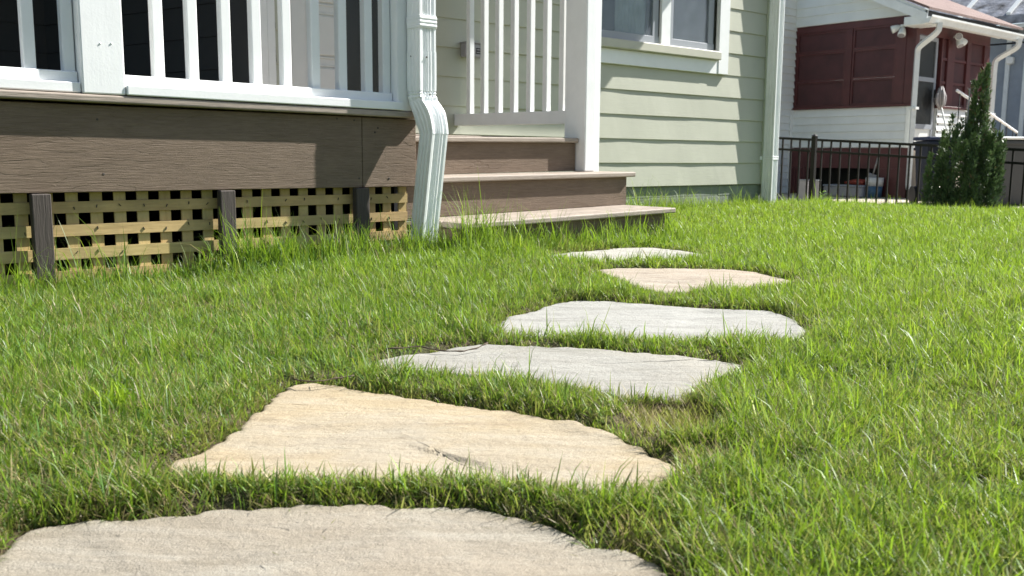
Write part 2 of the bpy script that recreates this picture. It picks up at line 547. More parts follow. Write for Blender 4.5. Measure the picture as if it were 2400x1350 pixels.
M_S1 = stone_mat('buff_sandstone', (.305,.270,.212), (.37,.34,.28), (.23,.20,.15), (.335,.275,.20), 1.7, .45, 520, .10)
M_S2 = stone_mat('golden_sandstone', (.40,.32,.20), (.455,.39,.28), (.30,.235,.155), (.37,.34,.28), 3.1, .6, 520, .6, (2.1, 2.55, (.365,.33,.27), .85))
M_S3 = stone_mat('pale_grey_sandstone', (.315,.305,.27), (.375,.365,.325), (.23,.22,.185), (.36,.33,.275), 6.4, .5, 420, .5)
M_S4 = stone_mat('grey_white_slab', (.335,.33,.30), (.40,.395,.365), (.235,.23,.21), (.38,.36,.32), 9.2, .3, 420, .35)
M_S5 = stone_mat('pinkish_tan_slab', (.35,.30,.24), (.44,.39,.32), (.22,.18,.14), (.40,.32,.24), 12.9, .5)
M_S6 = stone_mat('cream_slab', (.37,.36,.32), (.45,.44,.39), (.27,.255,.22), (.39,.36,.31), 15.5, .4)
stone([(-110,1400),(0,1290),(20,1262),(60,1240),(130,1229),(230,1225),(330,1222),(430,1210),(520,1200),(620,1196),(760,1190),(900,1187),(935,1196),(1000,1187),(1080,1185),(1160,1192),(1200,1205),(1270,1222),(1330,1245),(1390,1278),(1440,1290),(1500,1295),(1560,1325),(1600,1380),(1560,1500),(1100,1620),(500,1640),(0,1560)],
      M_S1, 'largest nearest flagstone, buff with white flecks, cut off by the bottom of the photo', 1, lift=.004)
stone([(385,1095),(440,1072),(500,1045),(560,1002),(600,965),(650,925),(690,902),(725,897),(775,906),(830,915),(950,935),(1080,955),(1200,970),(1340,993),(1430,1015),(1500,1050),(1560,1075),(1600,1100),(1580,1140),(1480,1165),(1300,1160),(1130,1135),(900,1140),(600,1140),(380,1125)],
      M_S2, 'golden yellow flagstone with a pointed far corner, second nearest in the path', 2, relief=.0045, clf=((v2(1015,1058), v2(1075,1072), 1, .0035), (v2(1075,1072), v2(1135,1092), 1, .0025), (v2(620,988), v2(650,990), 1, .003), (v2(1380,1022), v2(1440,1030), 1, .003)))
stone([(872,855),(925,843),(1010,836),(1060,822),(1130,815),(1250,822),(1400,830),(1550,842),(1680,852),(1750,862),(1700,890),(1630,925),(1590,944),(1500,942),(1400,935),(1300,918),(1160,897),(1000,884),(890,875)],
      M_S3, 'pale grey flagstone with an exposed dark front edge and a twig lying on it', 3, lift=.013, thick=.045)
stone([(1155,770),(1185,745),(1240,735),(1290,715),(1340,705),(1430,708),(1550,720),(1700,730),(1800,733),(1855,745),(1885,772),(1880,803),(1700,806),(1500,800),(1300,797),(1190,795)],
      M_S4, 'whitest flagstone, long rectangle in the middle of the path', 4, lift=.006)
stone([(1380,636),(1440,631),(1550,633),(1700,635),(1780,643),(1870,662),(1830,676),(1680,690),(1560,695),(1500,685),(1440,657)],
      M_S5, 'pinkish tan flagstone just before the farthest one', 5, lift=.006)
stone([(1255,606),(1340,594),(1440,587),(1520,586),(1600,594),(1650,603),(1620,613),(1500,622),(1400,620),(1300,614)],
      M_S6, 'farthest flagstone, cream and rounded, close to the porch steps', 6, lift=.008)

# ---- lawn helpers
def inside(poly, x, y, grow=0.0):
    c = poly.mean(0); P = c+(poly-c)*(1+grow)
    r = np.zeros(len(x), bool)
    bb = (x > P[:,0].min()) & (x < P[:,0].max()) & (y > P[:,1].min()) & (y < P[:,1].max())
    idx = np.where(bb)[0]
    if len(idx) == 0: return r
    xx, yy = x[idx], y[idx]; ins = np.zeros(len(idx), bool)
    n = len(P)
    for i in range(n):
        x1, y1 = P[i]; x2, y2 = P[(i+1) % n]
        cr = ((y1 > yy) != (y2 > yy)) & (xx < (x2-x1)*(yy-y1)/((y2-y1) or 1e-9)+x1)
        ins ^= cr
    r[idx] = ins
    return r
def edge_dist(x, y):
    d = np.full(len(x), 9.0)
    for P in STONES:
        near = (x > P[:,0].min()-.2) & (x < P[:,0].max()+.2) & (y > P[:,1].min()-.2) & (y < P[:,1].max()+.2)
        idx = np.where(near)[0]
        if len(idx) == 0: continue
        for k in range(0, len(idx), 20000):
            j = idx[k:k+20000]
            dd_ = np.sqrt((x[j,None]-P[None,:,0])**2+(y[j,None]-P[None,:,1])**2).min(1)
            d[j] = np.minimum(d[j], dd_)
    return d
def vnoise(x, y, sc_, seed):
    r = np.random.default_rng(seed); G = r.random((64, 64))
    u = x*sc_+100.3; v = y*sc_+57.7
    i = np.floor(u).astype(int); j = np.floor(v).astype(int); fu = u-i; fv = v-j
    fu = fu*fu*(3-2*fu); fv = fv*fv*(3-2*fv)
    g00 = G[i % 64, j % 64]; g10 = G[(i+1) % 64, j % 64]; g01 = G[i % 64, (j+1) % 64]; g11 = G[(i+1) % 64, (j+1) % 64]
    return (g00*(1-fu)+g10*fu)*(1-fv)+(g01*(1-fu)+g11*fu)*fv
bare = onG(1575, 1005)
bare2 = onG(1500, 1262)
bareA, bareB, bareC = onG(1440, 955), onG(1515, 966), onG(1580, 968)
bare3 = onG(1640, 1085)

def soil(x, y):
    """top of the turf soil: a little above the slabs, falling away right at their edges"""
    z = ground(x, y)
    ed = edge_dist(x, y)
    ins = np.zeros(len(x), bool)
    for P in STONES: ins |= inside(P, x, y)
    h = .013*sst(.004, .035, ed)+.004*(vnoise(x, y, 30, 5)-.5)+.004*(vnoise(x, y, 90, 6)-.5)
    for c, r, dz in ((bare, .085, .020), (bare3, .06, .012), (bare2, .05, .014), (bareA, .035, .022), (bareB, .045, .030), (bareC, .045, .032)):
        h = h-dz*sst(r*1.35, r*.5, np.sqrt((x-c.x)**2+(y-c.y)**2))
    h = np.where(ins, -.055*sst(.0, .03, ed)-.004, h)
    return z+h

# ================================================================== SETTING: ground
def make_ground():
    nx, ny = 170, 150
    x0 = min(P[:,0].min() for P in STONES)-.08; x1 = max(P[:,0].max() for P in STONES)+.08
    y0 = min(P[:,1].min() for P in STONES)-.08; y1 = max(P[:,1].max() for P in STONES)+.08
    xs = np.concatenate([np.linspace(-12, x0-.1, 30), np.arange(x0, x1, .011), np.linspace(x1+.1, 9, 60), np.linspace(9.4, 40, 40)])
    ys = np.concatenate([np.linspace(-14, y0-.1, 30), np.arange(y0, y1, .011), np.linspace(y1+.1, 6, 50), np.linspace(6.4, 40, 40)])
    X, Y = np.meshgrid(xs, ys)
    Z = soil(X.ravel(), Y.ravel()).reshape(X.shape) - .003
    V = np.stack([X, Y, Z], -1).reshape(-1, 3)
    nx, ny = len(xs), len(ys)
    Fc = [(j*nx+i, j*nx+i+1, (j+1)*nx+i+1, (j+1)*nx+i) for j in range(ny-1) for i in range(nx-1)]
    o = link('ground', mesh('ground', V, Fc, M_SOIL, True))
    tag(o, kind='structure')
make_ground()
# driveway beyond the fence
dv = [(10.6, 2.0), (10.6, 12.0), (24, 12.0), (24, 2.0)]
V = []; Fc = []
nx_ = 30
for j in range(11):
    for i in range(nx_):
        x = 10.8 + (26-10.8)*i/(nx_-1); y = 1.0 + 1.2*j
        V.append((x, y, g(x, y)+.03+.17*float(sst(11.3, 12.8, x))))
for j in range(10):
    for i in range(nx_-1):
        Fc.append((j*nx_+i, j*nx_+i+1, (j+1)*nx_+i+1, (j+1)*nx_+i))
tag(link('driveway', mesh('driveway', V, Fc, M_CONC, True)), kind='structure')

# ================================================================== PORCH
YF = 3.20
ZD = .186          # top of deck
ZFB = -.122        # bottom of fascia
porch = thing('porch', (1.4, 3.6, -.42), 'raised front porch with brown fascia board, white railing and yellow lattice skirt', 'porch')
XL = -1.4
# deck boards (the first one overhangs as a nosing)
def decktop(x): return ZD + .010 - .009*(x)   # the deck falls a touch to the right
def sloped(name, mat, parent, x0, x1, y0, y1, zt, th, bev=.004, seg=2):
    a, b = decktop(x0)-ZD, decktop(x1)-ZD
    return hexa(name, mat, parent, [(x0,y0,zt-th+a),(x1,y0,zt-th+b),(x1,y1,zt-th+b),(x0,y1,zt-th+a),(x0,y0,zt+a),(x1,y0,zt+b),(x1,y1,zt+b),(x0,y1,zt+a)], bev, seg)
sloped('deck_board', M_TREAD, porch, XL, 2.245, YF-.036, YF+.11, ZD, .025, .006, 3)
for i in range(10):
    y0 = YF+.116+.146*i
    sloped('deck_board', M_TREAD, porch, XL, 2.245, y0, y0+.140, ZD, .025, .003, 1)
for i in range(14):
    y0 = YF+.116+.146*(10+i)
    if y0 > 6.6: break
    sloped('deck_board', M_TREAD, porch, XL, 1.75, y0, y0+.140, ZD, .025, .003, 1)
# fascia boards
hexa('fascia_board', M_BOARD, porch, [(XL,YF,ZFB),(1.957,YF,ZFB-.003),(1.957,YF+.02,ZFB-.003),(XL,YF+.02,ZFB),(XL,YF,.168),(1.957,YF,.150),(1.957,YF+.02,.150),(XL,YF+.02,.168)], .0025, 1)
hexa('fascia_board', M_BOARD, porch, [(1.959,YF+.001,ZFB-.003),(2.215,YF+.001,ZFB-.003),(2.215,YF+.021,ZFB-.003),(1.959,YF+.021,ZFB-.003),(1.959,YF+.001,.150),(2.215,YF+.001,.147),(2.215,YF+.021,.147),(1.959,YF+.021,.150)], .0025, 1)
box('end_fascia', M_BOARD, porch, (2.195, 2.215, YF+.023, 4.69, ZFB, .145))
# little plugs / screw heads in the fascia
bm = bmesh.new()
for p in ((228,280),(243,408),(830,282),(842,418),(912,418),(886,300),(879,310),(790,278)):
    q = onY(*p, YF)
    add_box(bm, (q.x-.0035, q.x+.0035, YF-.0012, YF+.002, q.z-.0035, q.z+.0035), .001)
link('screw_heads', from_bm('screw_heads', bm, M_BATTEN), porch)['kind'] = 'stuff'
# joists behind fascia keep the underside dark
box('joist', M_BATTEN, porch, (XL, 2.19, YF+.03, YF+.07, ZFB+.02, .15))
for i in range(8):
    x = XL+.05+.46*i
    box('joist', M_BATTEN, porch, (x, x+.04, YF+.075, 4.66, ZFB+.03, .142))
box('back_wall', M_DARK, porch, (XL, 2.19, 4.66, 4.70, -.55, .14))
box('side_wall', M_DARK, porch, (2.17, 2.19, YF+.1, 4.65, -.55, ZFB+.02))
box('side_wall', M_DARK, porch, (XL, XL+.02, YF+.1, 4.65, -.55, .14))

# lattice: rails in front, uprights behind
LP = .0757
for i in range(-30, 19):
    x = .8653 + LP*i - .0375*0
    if x < -1.35 or x > 2.18: continue
    b = box('lattice_lath', M_LATH, porch, (x, x+.0385, YF+.040, YF+.047, -.60, ZFB+.01))
    b['upright'] = 1.0
seg = [(-1.36, .778), (.781, 1.388), (1.392, 1.945), (1.949, 2.19)]
for k in range(5):
    zt = -.1535 - .0755*k
    for j, (a, b_) in enumerate(seg):
        dz = random.uniform(-.0015, .0015)
        b = box('lattice_lath', M_LATH, porch, (a, b_, YF+.031, YF+.038, zt-.037+dz, zt+dz))
        b['upright'] = 0.0
bm = bmesh.new()
for k in range(4):
    zt = -.1535 - .0755*k
    for i in range(-2, 18):
        x = .8653+LP*i+.019
        if random.random() < .75 and x < 2.17:
            a = random.uniform(-.8, .8)
            M = Matrix.Translation((x+random.uniform(-.006,.006), YF+.030, zt-.018+random.uniform(-.007,.007))) @ Matrix.Rotation(a, 4, 'Y')
            add_box(bm, (-.001, .001, -.0025, .001, -.005, .005), M=M)
link('staples', from_bm('staples', bm, M_BATTEN), porch)['kind'] = 'stuff'
# dark vertical battens over the panel joints
for x0, x1 in ((.751,.808),(1.362,1.418),(1.916,1.976),(.14,.197),(-.47,-.41)):
    b = box('batten', M_BATTEN, porch, (x0, x1, YF-.022, YF+.012, -.56, ZFB-.004), .003)

# posts
def post(x0, x1, y0, y1, z0, z1, parent):
    return box('post', M_WHITE, parent, (x0, x1, y0, y1, z0, z1), .005, 2)
post(.917, 1.050, 3.166, 3.300, ZD+.003, 2.50, porch)
post(2.108, 2.240, 3.172, 3.306, ZD-.008, 2.50, porch)
post(-.70, -.567, 3.166, 3.300, ZD+.012, 2.50, porch)
# nail bumps on the post
bm = bmesh.new()
for p in ((235,102),(261,102)):
    q = onY(*p, 3.166); bmesh.ops.create_icosphere(bm, subdivisions=1, radius=.0035, matrix=Matrix.Translation((q.x, 3.166, q.z)))
link('nail_heads', from_bm('nail_heads', bm, M_WHITE, True), porch)['kind'] = 'stuff'
# rails: a proud lower plate, a set-back rail above it
for (x0, x1) in ((-.565, .915), (1.052, 2.106)):
    xe = x1 if x1 < 1 else 2.128
    sloped('bottom_plate', M_WHITEH, porch, x0, xe, 3.160 if x1 > 1 else 3.176, 3.235, ZD+.036, .033, .004, 2)
    sloped('bottom_rail', M_WHITEH, porch, x0, x1, 3.203, 3.268, ZD+.071, .0345, .003, 1)
    sloped('top_rail', M_WHITEH, porch, x0, x1, 3.190, 3.280, ZD+.95, .040, .004, 2)
# balusters
bal_me = None
def baluster(parent, x, y, z0, z1, w_=.036):
    global bal_me
    if bal_me is None:
        bm = bmesh.new(); add_box(bm, (0, w_, 0, .036, 0, 1.0), .003, 1); bal_me = from_bm('baluster', bm, M_WHITE)
    o = link('baluster', bal_me, parent, (x, y, z0)); o.scale = (1, 1, z1-z0)
    return o
YB = 3.218
for fx in (50,):
    p = onY(fx, 60, YB); baluster(porch, p.x, YB, ZD+.070, 1.10)
    baluster(porch, p.x-.121, YB, ZD+.070, 1.10)
    for k in range(2, 11): baluster(porch, p.x-.121*k, YB, ZD+.070, 1.10)
baluster(porch, .878, YB, ZD+.070, 1.10)
for fx in (355.5, 437.5, 516.5, 588.5, 660, 728, 792.5, 853.5):
    p = onY(fx, 25, YB); baluster(porch, p.x, YB, ZD+.060, 1.10)
baluster(porch, 2.070, YB, ZD+.055, 1.10)

# side railing from the house wall to the right-hand post (over the steps)
XS = 3.539
side = porch
pR = post(3.500, 3.574, 3.508, 3.668, -.075, 2.50, porch)
# vertical corner trim reveals on the post
box('post_trim', M_WHITE, porch, (3.576, 3.634, 3.532, 3.665, -.078, 2.50), .003)
hexa('bottom_rail', M_WHITEH, porch, [(XS-.001,3.662,.176),(XS+.040,3.662,.176),(XS+.040,4.698,.187),(XS-.001,4.698,.187),(XS-.001,3.662,.248),(XS+.040,3.662,.248),(XS+.040,4.698,.259),(XS-.001,4.698,.259)], .003)
box('top_rail', M_WHITEH, porch, (XS-.02, XS+.06, 3.662, 4.698, 1.10, 1.14), .004)
for fx in (1084.5, 1117.5, 1151.5, 1187, 1224.5, 1262.5, 1300.5):
    p = onX(fx+8, 200, XS+.003)
    baluster(porch, XS+.003, p.y-.036, .246, 1.105)
# porch roof (not in frame, shades the recess)
box('ceiling', M_WHITEH, porch, (XL-.2, 3.68, 2.92, 4.69, 2.505, 2.53))
box('ceiling', M_WHITEH, porch, (XL-.2, 2.2, 4.69, 7.2, 2.505, 2.53))
box('beam', M_WHITEH, porch, (XL-.1, 3.66, 3.17, 3.30, 2.28, 2.503))
hexa('roof', M_ROOFG, porch, [(XL-.3,2.88,2.535),(3.72,2.88,2.535),(3.72,4.60,2.535),(XL-.3,4.60,2.535),(XL-.3,2.88,2.58),(3.72,2.88,2.58),(3.72,4.60,3.1),(XL-.3,4.60,3.1)])
# lower landing behind the steps
for i in range(8):
    y0 = 3.68+.126*i
    box('landing_board', M_TREAD, porch, (2.225, 3.535, y0, y0+.121, .076, .101), .002)

# ================================================================== STEPS
steps = thing('porch_steps', (2.95, 3.1, -.40), 'three brown composite steps with pale treads rising to the porch landing', 'steps')
def tread(x0, x1, y0, y1, zl, zr, th=.025):
    return hexa('tread', M_TREAD, steps, [(x0,y0,zl-th),(x1,y0,zr-th),(x1,y1,zr-th),(x0,y1,zl-th),(x0,y0,zl),(x1,y0,zr),(x1,y1,zr),(x0,y1,zl)], .006, 3)
def riser(x0, x1, y0, zt0, zt1, zb0, zb1):
    return hexa('riser', M_BOARD, steps, [(x0,y0,zb0),(x1,y0,zb1),(x1,y0+.02,zb1),(x0,y0+.02,zb0),(x0,y0,zt0),(x1,y0,zt1),(x1,y0+.02,zt1),(x0,y0+.02,zt0)], .002)
# low step
YL = 2.97
a = onY(1086, 524, YL); b = onY(1585, 487, YL)
tread(a.x, b.x, YL, YL+.150, a.z, b.z)
tread(a.x, b.x, YL+.155, 3.335, a.z, b.z)
zl_, zr_ = a.z, b.z
riser(a.x+.03, b.x-.045, YL+.030, zl_-.026, zr_-.026, -.55, -.55)
box('side_panel', M_BOARD, steps, (a.x+.010, a.x+.028, YL+.031, 3.33, -.55, zl_-.028))
box('side_panel', M_BOARD, steps, (b.x-.044, b.x-.026, YL+.052, 3.33, -.55, zr_-.028))
# mid step
YM = 3.285
a2 = onY(1021, 415, YM); b2 = onY(1491, 403, YM)
sl_ = (b2.z-a2.z)/(b2.x-a2.x); xl2 = 2.235; zl2 = a2.z-(a2.x-xl2)*sl_
tread(xl2, b2.x, YM, YM+.14, zl2, b2.z)
tread(xl2, b2.x, YM+.145, 3.60, zl2, b2.z)
riser(xl2+.005, b2.x-.040, YM+.028, zl2-.026, b2.z-.026, zl_+.001, zr_+.001)
box('side_panel', M_BOARD, steps, (b2.x-.039, b2.x-.021, YM+.05, 3.62, -.5, b2.z-.03))
# top step / landing edge
YT = 3.544
a3 = onY(1032, 320, YT); b3 = onY(1356, 323, YT)
sl3 = (b3.z-a3.z)/(b3.x-a3.x); xl3 = 2.235; zl3 = a3.z-(a3.x-xl3)*sl3
tread(xl3, 3.490, YT, YT+.130, zl3, b3.z)
riser(xl3+.004, 3.492, YT+.028, zl3-.026, b3.z-.026, zl2+.001, b2.z+.001)

# ================================================================== DOWNSPOUTS
def dsp_profile(wx, dy):
    P = []
    def ripple(t, n, amp): return amp*(.5-.5*math.cos(2*math.pi*n*t))
    m_ = 24
    for i in range(m_):                               # front (-Y), left to right
        t = i/m_; P.append((-wx/2+wx*t, -dy/2+(ripple((t-.14)/.72, 4, .0065) if .14 < t < .86 else 0)))
    for i in range(m_):                               # right (+X)
        t = i/m_; P.append((wx/2-(ripple((t-.14)/.72, 3, .003) if .14 < t < .86 else 0), -dy/2+dy*t))
    for i in range(m_):
        t = i/m_; P.append((wx/2-wx*t, dy/2-(ripple((t-.14)/.72, 4, .004) if .14 < t < .86 else 0)))
    for i in range(m_):                               # left (-X)
        t = i/m_; P.append((-wx/2+(ripple((t-.14)/.72, 3, .003) if .14 < t < .86 else 0), dy/2-dy*t))
    return P
def sweep(name, mat, parent, path, wx, dy, crimps=()):
    prof = dsp_profile(wx, dy); n = len(prof)
    V = []; Fc = []
    for k, (c, s) in enumerate(path):
        for (x, y) in prof: V.append((c[0]+x*s, c[1]+y*s, c[2]+(c[3] if len(c) > 3 else 0)*y))
    for k in range(len(path)-1):
        for i in range(n):
            a_ = k*n; b_ = a_+n
            Fc.append((a_+i, a_+(i+1) % n, b_+(i+1) % n, b_+i))
    me = mesh(name, V, Fc, mat, False)
    o = link(name, me, parent)
    return o
ds = thing('downspout', (2.19, 3.12, -.42), 'white ribbed downspout bent outward in front of the porch steps', 'downspout', 'rain downspouts on the houses')
WX, DY = .077, .088
cx, cy = 2.190, 3.122
sweep('pipe', M_ALU, ds, [((cx, cy, z), 1.0) for z in np.linspace(2.4, .405, 12)], WX, DY)
# sleeve of the lower length and the crimp above the elbow
sweep('pipe', M_ALU, ds, [((cx, cy, .408), 1.03), ((cx, cy, .30), 1.035), ((cx, cy, .255), 1.02)], WX, DY)
el = [((cx, cy, .258), 1.0), ((cx, cy, .252), .93), ((cx, cy, .246), 1.03), ((cx, cy-.001, .240), .94), ((cx, cy-.002, .232), 1.02), ((cx+.002, cy-.008, .222, -.25), .97)]
for t in np.linspace(0, 1, 10):
    a_ = t*math.pi/2
    el.append(((cx+.002+.006*t, cy-.008-.052*math.sin(a_)-.012*t, .214-.112*t-.02*(1-math.cos(a_)), -.35*(1-abs(2*t-1))-.1), 1.0+.025*math.sin(t*math.pi*1.0)+(.012 if int(t*9) in (5, 7) else 0)))
sweep('elbow', M_ALU, ds, el, WX, DY)
ex, ey, ez = cx+.008, cy-.072, .088
low = [((ex-.002, ey, ez+.012), 1.005)] + [((ex-.002-.030*t, ey+.052*t, ez-.53*t), 1.0) for t in np.linspace(0.0, 1, 12)]
sweep('pipe', M_ALU, ds, low, WX*.985, DY*.985)
zs = onY(1000, 52, 3.08).z
bm = bmesh.new()
for k in range(3):
    add_box(bm, (cx-WX/2-.004, cx+WX/2+.004, cy-DY/2-.005, cy+DY/2, zs-.018+.014*k, zs-.018+.014*k+.010), .003, 2)
add_box(bm, (cx-WX/2-.003, cx+WX/2+.003, cy-DY/2-.003, cy+DY/2, zs-.022, zs+.026), .001)
link('strap', from_bm('strap', bm, M_ALU), ds)
bm = bmesh.new()
for (px_, yy) in (((1000,134), cy-DY/2-.005), ((1008,222), cy-DY/2-.012)):
    q = onY(*px_, yy); bmesh.ops.create_icosphere(bm, subdivisions=1, radius=.004, matrix=Matrix.Translation((q.x, yy, q.z)))
q = onX(963, 132, cx-WX/2); bmesh.ops.create_icosphere(bm, subdivisions=1, radius=.003, matrix=Matrix.Translation((cx-WX/2-.001, q.y, q.z)))
link('screws', from_bm('screws', bm, M_BATTEN), ds)['kind'] = 'stuff'

ds2 = thing('downspout', (6.84, 4.63, -.36), 'straight white downspout at the far corner of the green house', 'downspout', 'rain downspouts on the houses')
YD2 = 4.595
qa = onY(1822, 200, YD2); qb = onY(1838, 0, YD2); qc = onY(1814, 440, YD2)
c2x = (onY(1819, 200, YD2).x+onY(1831, 200, YD2).x)/2
sweep('pipe', M_ALU, ds2, [((c2x, YD2+.05, z), 1.0) for z in np.linspace(2.5, .02, 8)], .078, .10)
sweep('pipe', M_ALU, ds2, [((c2x, YD2+.05, .03), 1.03), ((c2x, YD2+.05, .0), 1.03), ((c2x, YD2+.05, -.45), 1.0)], .078, .10)
boxes('strap', M_ALU, ds2, [(c2x-.044, c2x+.044, YD2-.004, YD2+.1, -.012, -.002), (c2x-.044, c2x+.044, YD2-.004, YD2+.1, .006, .016), (c2x-.075, c2x-.043, 4.692, 4.70, -.014, .018)], .001)

# ================================================================== GREEN HOUSE
YW = 4.71
house = thing('green_house', (4.7, 6.5, -.45), 'sage green lap sided house behind the porch and steps', 'house')
PITCH = .1752; Z0 = -.217
def lap(parent, mat, x0, x1, z0, pitch=PITCH, yw=YW, th=.0128, wave=.0038, seed=0):
    n = max(2, int((x1-x0)/.09))
    V = []; Fc = []
    for i in range(n+1):
        x = x0+(x1-x0)*i/n
        wv_ = wave*mnoise.noise((x*1.9, seed*3.7, 1.3)) + wave*.5*mnoise.noise((x*5, seed*2.1, 8))
        zb = z0+.0012*mnoise.noise((x*1.3, seed, 2))
        V += [(x, yw+.004, z0+pitch+.012), (x, yw-th+wv_+.001, zb+.0025), (x, yw-th+wv_+.003, zb), (x, yw+.012, zb)]
        V[-4] = (x, yw-.0005, z0+pitch+.010)
    for i in range(n):
        a_ = i*4; b_ = a_+4
        for k in range(3): Fc.append((a_+k, a_+k+1, b_+k+1, b_+k))
    return link('siding_board', mesh('siding_board', V, Fc, mat, False), parent)
XWL, XWR = 2.352, 6.800
DX0, DX1 = 2.436, 3.16
WX0, WX1, WZ0, WZ1 = 4.50, 6.262, .662, 2.02
for k in range(16):
    z = Z0+PITCH*k
    spans = []
    if z+PITCH > .1 and z < 2.25:
        spans.append((XWL, DX0-.002)); a_ = DX1+.002
    else: a_ = XWL
    if z+PITCH*.6 < WZ0 or z > WZ1: spans.append((a_, XWR))
    else: spans += [(a_, WX0), (WX1-.01, XWR)]
    for s_ in spans:
        jx = {9: 6.52}.get(k)
        if jx and s_[0] < jx < s_[1]:
            lap(house, M_GREEN, s_[0], jx-.0015, z, seed=k); lap(house, M_GREEN, jx+.0015, s_[1], z, seed=k)
        else: lap(house, M_GREEN, s_[0], s_[1], z, seed=k)
# wall body, set back behind the boards, with openings left for the window
boxes('wall', M_DARK, house, [(XWL, WX0+.02, YW+.013, YW+.05, -.22, 2.6), (WX1-.03, 6.93, YW+.013, YW+.05, -.22, 2.6), (WX0+.02, WX1-.03, YW+.013, YW+.05, -.22, WZ0+.06), (WX0+.02, WX1-.03, YW+.013, YW+.05, WZ1-.02, 2.6)])
box('side_wall', M_GREENT, house, (6.90, 6.95, YW+.052, 10.5, -.22, 2.6))
box('back_wall', M_GREENT, house, (XL, 6.95, 10.5, 10.55, -.6, 2.6))
box('corner_board', M_GREENT, house, (6.802, 6.93, YW-.020, YW+.010, -.22, 2.55), .002)
# foundation blocks
for r_ in range(3):
    z1 = -.224-.085*r_; z0_ = z1-.082
    x = 2.3 + (.2 if r_ % 2 else 0)
    while x < 6.90:
        x1 = min(x+.39, 6.92)
        box('foundation_block', M_FOUND, house, (x, x1-.004, YW+.011+random.uniform(-.002,.002), YW+.2, z0_, z1), .003)
        x += .395
box('foundation_mortar', M_FOUND, house, (2.3, 6.915, YW+.0135, YW+.19, -.60, -.22))
# eaves and roof above (out of frame, they shade the wall)
ZE = 2.55
box('soffit', M_WHITEH, house, (2.3, 6.97, YW-.72, YW+.05, ZE, ZE+.02))
box('eave_fascia', M_WHITEH, house, (2.3, 6.99, YW-.742, YW-.722, ZE-.01, ZE+.16))
hexa('roof', M_ROOFG, house, [(XL-.4,YW-.78,ZE+.15),(7.0,YW-.78,ZE+.15),(7.0,7.6,3.9),(XL-.4,7.6,3.9),(XL-.4,YW-.78,ZE+.20),(7.0,YW-.78,ZE+.20),(7.0,7.6,3.98),(XL-.4,7.6,3.98)])
hexa('roof', M_ROOFG, house, [(XL-.4,7.6,3.9),(7.0,7.6,3.9),(7.0,10.9,ZE+.1),(XL-.4,10.9,ZE+.1),(XL-.4,7.6,3.98),(7.0,7.6,3.98),(7.0,10.9,ZE+.17),(XL-.4,10.9,ZE+.17)])
# ---- window
win = link('window', mesh('window', bxv(WX0, WX1-.19, YW+.025, YW+.04, WZ0+.10, WZ0+.115), BOXF, M_WHITE), house)
def wsub(name, mat, b, bev=.002): return box(name, mat, win, b, bev)
YC = YW-.032
cz = onY(1686, 133, YC)
x_in = onY(1672, 140, YC).x; x_out = onY(1705, 170, YC).x; x_c0 = onY(1684, 160, YC).x
wsub('casing', M_WHITE, (x_out-.125, x_out, YC-.006, YW-.002, .660, 2.02))
wsub('casing', M_WHITE, (WX0, WX0+.12, YC-.006, YW-.002, .660, 2.02))
wsub('casing', M_WHITEH, (WX0+.121, x_out-.126, YC-.006, YW-.002, 1.90, 2.02))
wsub('apron', M_WHITEH, (WX0+.121, x_out-.126, YC, YW-.002, .658, .762))
wsub('sill', M_CREAM, (WX0+.121, x_out-.127, YC-.036, YW+.03, .763, .828), .006)
mx0 = onY(1547, 110, YW-.012).x; mx1 = onY(1568, 110, YW-.012).x
zs0 = .834
wsub('mullion', M_WHITE, (mx0, mx1, YW-.022, YW+.03, zs0, 1.90))
for (a_, b_) in ((WX0+.13, mx0-.004), (mx1+.002, x_out-.150)):
    sb = [(a_, b_, YW-.004, YW+.012, zs0, zs0+.055), (a_, b_, YW-.004, YW+.012, 1.84, 1.90), (a_, a_+.05, YW-.004, YW+.012, zs0+.055, 1.84), (b_-.075, b_-.012, YW-.004, YW+.012, zs0+.055, 1.84)]
    boxes('sash', M_SASH, win, sb, .002)
    wsub('jamb', M_BLACK, (b_-.011, b_+.002, YW-.0, YW+.02, zs0, 1.90), 0)
    wsub('pane', M_GLASS, (a_+.05, b_-.075, YW+.014, YW+.017, zs0+.05, 1.85), 0)
    wsub('screen', M_SCREEN, (a_+.05, b_-.075, YW+.001, YW+.002, zs0+.05, 1.85), 0)
# curtain with folds
V = []; Fc = []
n_ = 160; cx0 = onY(1440, 60, YW+.06).x; cx1 = onY(1512, 60, YW+.06).x
for i in range(n_+1):
    t = i/n_; x = cx0+(cx1-cx0)*t
    y = YW+.055+.012*math.sin(t*46+1.5*math.sin(t*9))
    V += [(x, y, zs0+.03), (x, y, 1.9)]
for i in range(n_): Fc.append((2*i, 2*i+2, 2*i+3, 2*i+1))
link('curtain', mesh('curtain', V, Fc, M_CURT, True), win)
boxes('room', M_ROOM, win, [(WX0-.2, WX1+.2, YW+.9, YW+.95, .0, 2.4), (WX0-.2, WX1+.2, YW+.06, YW+.9, .30, .34)])

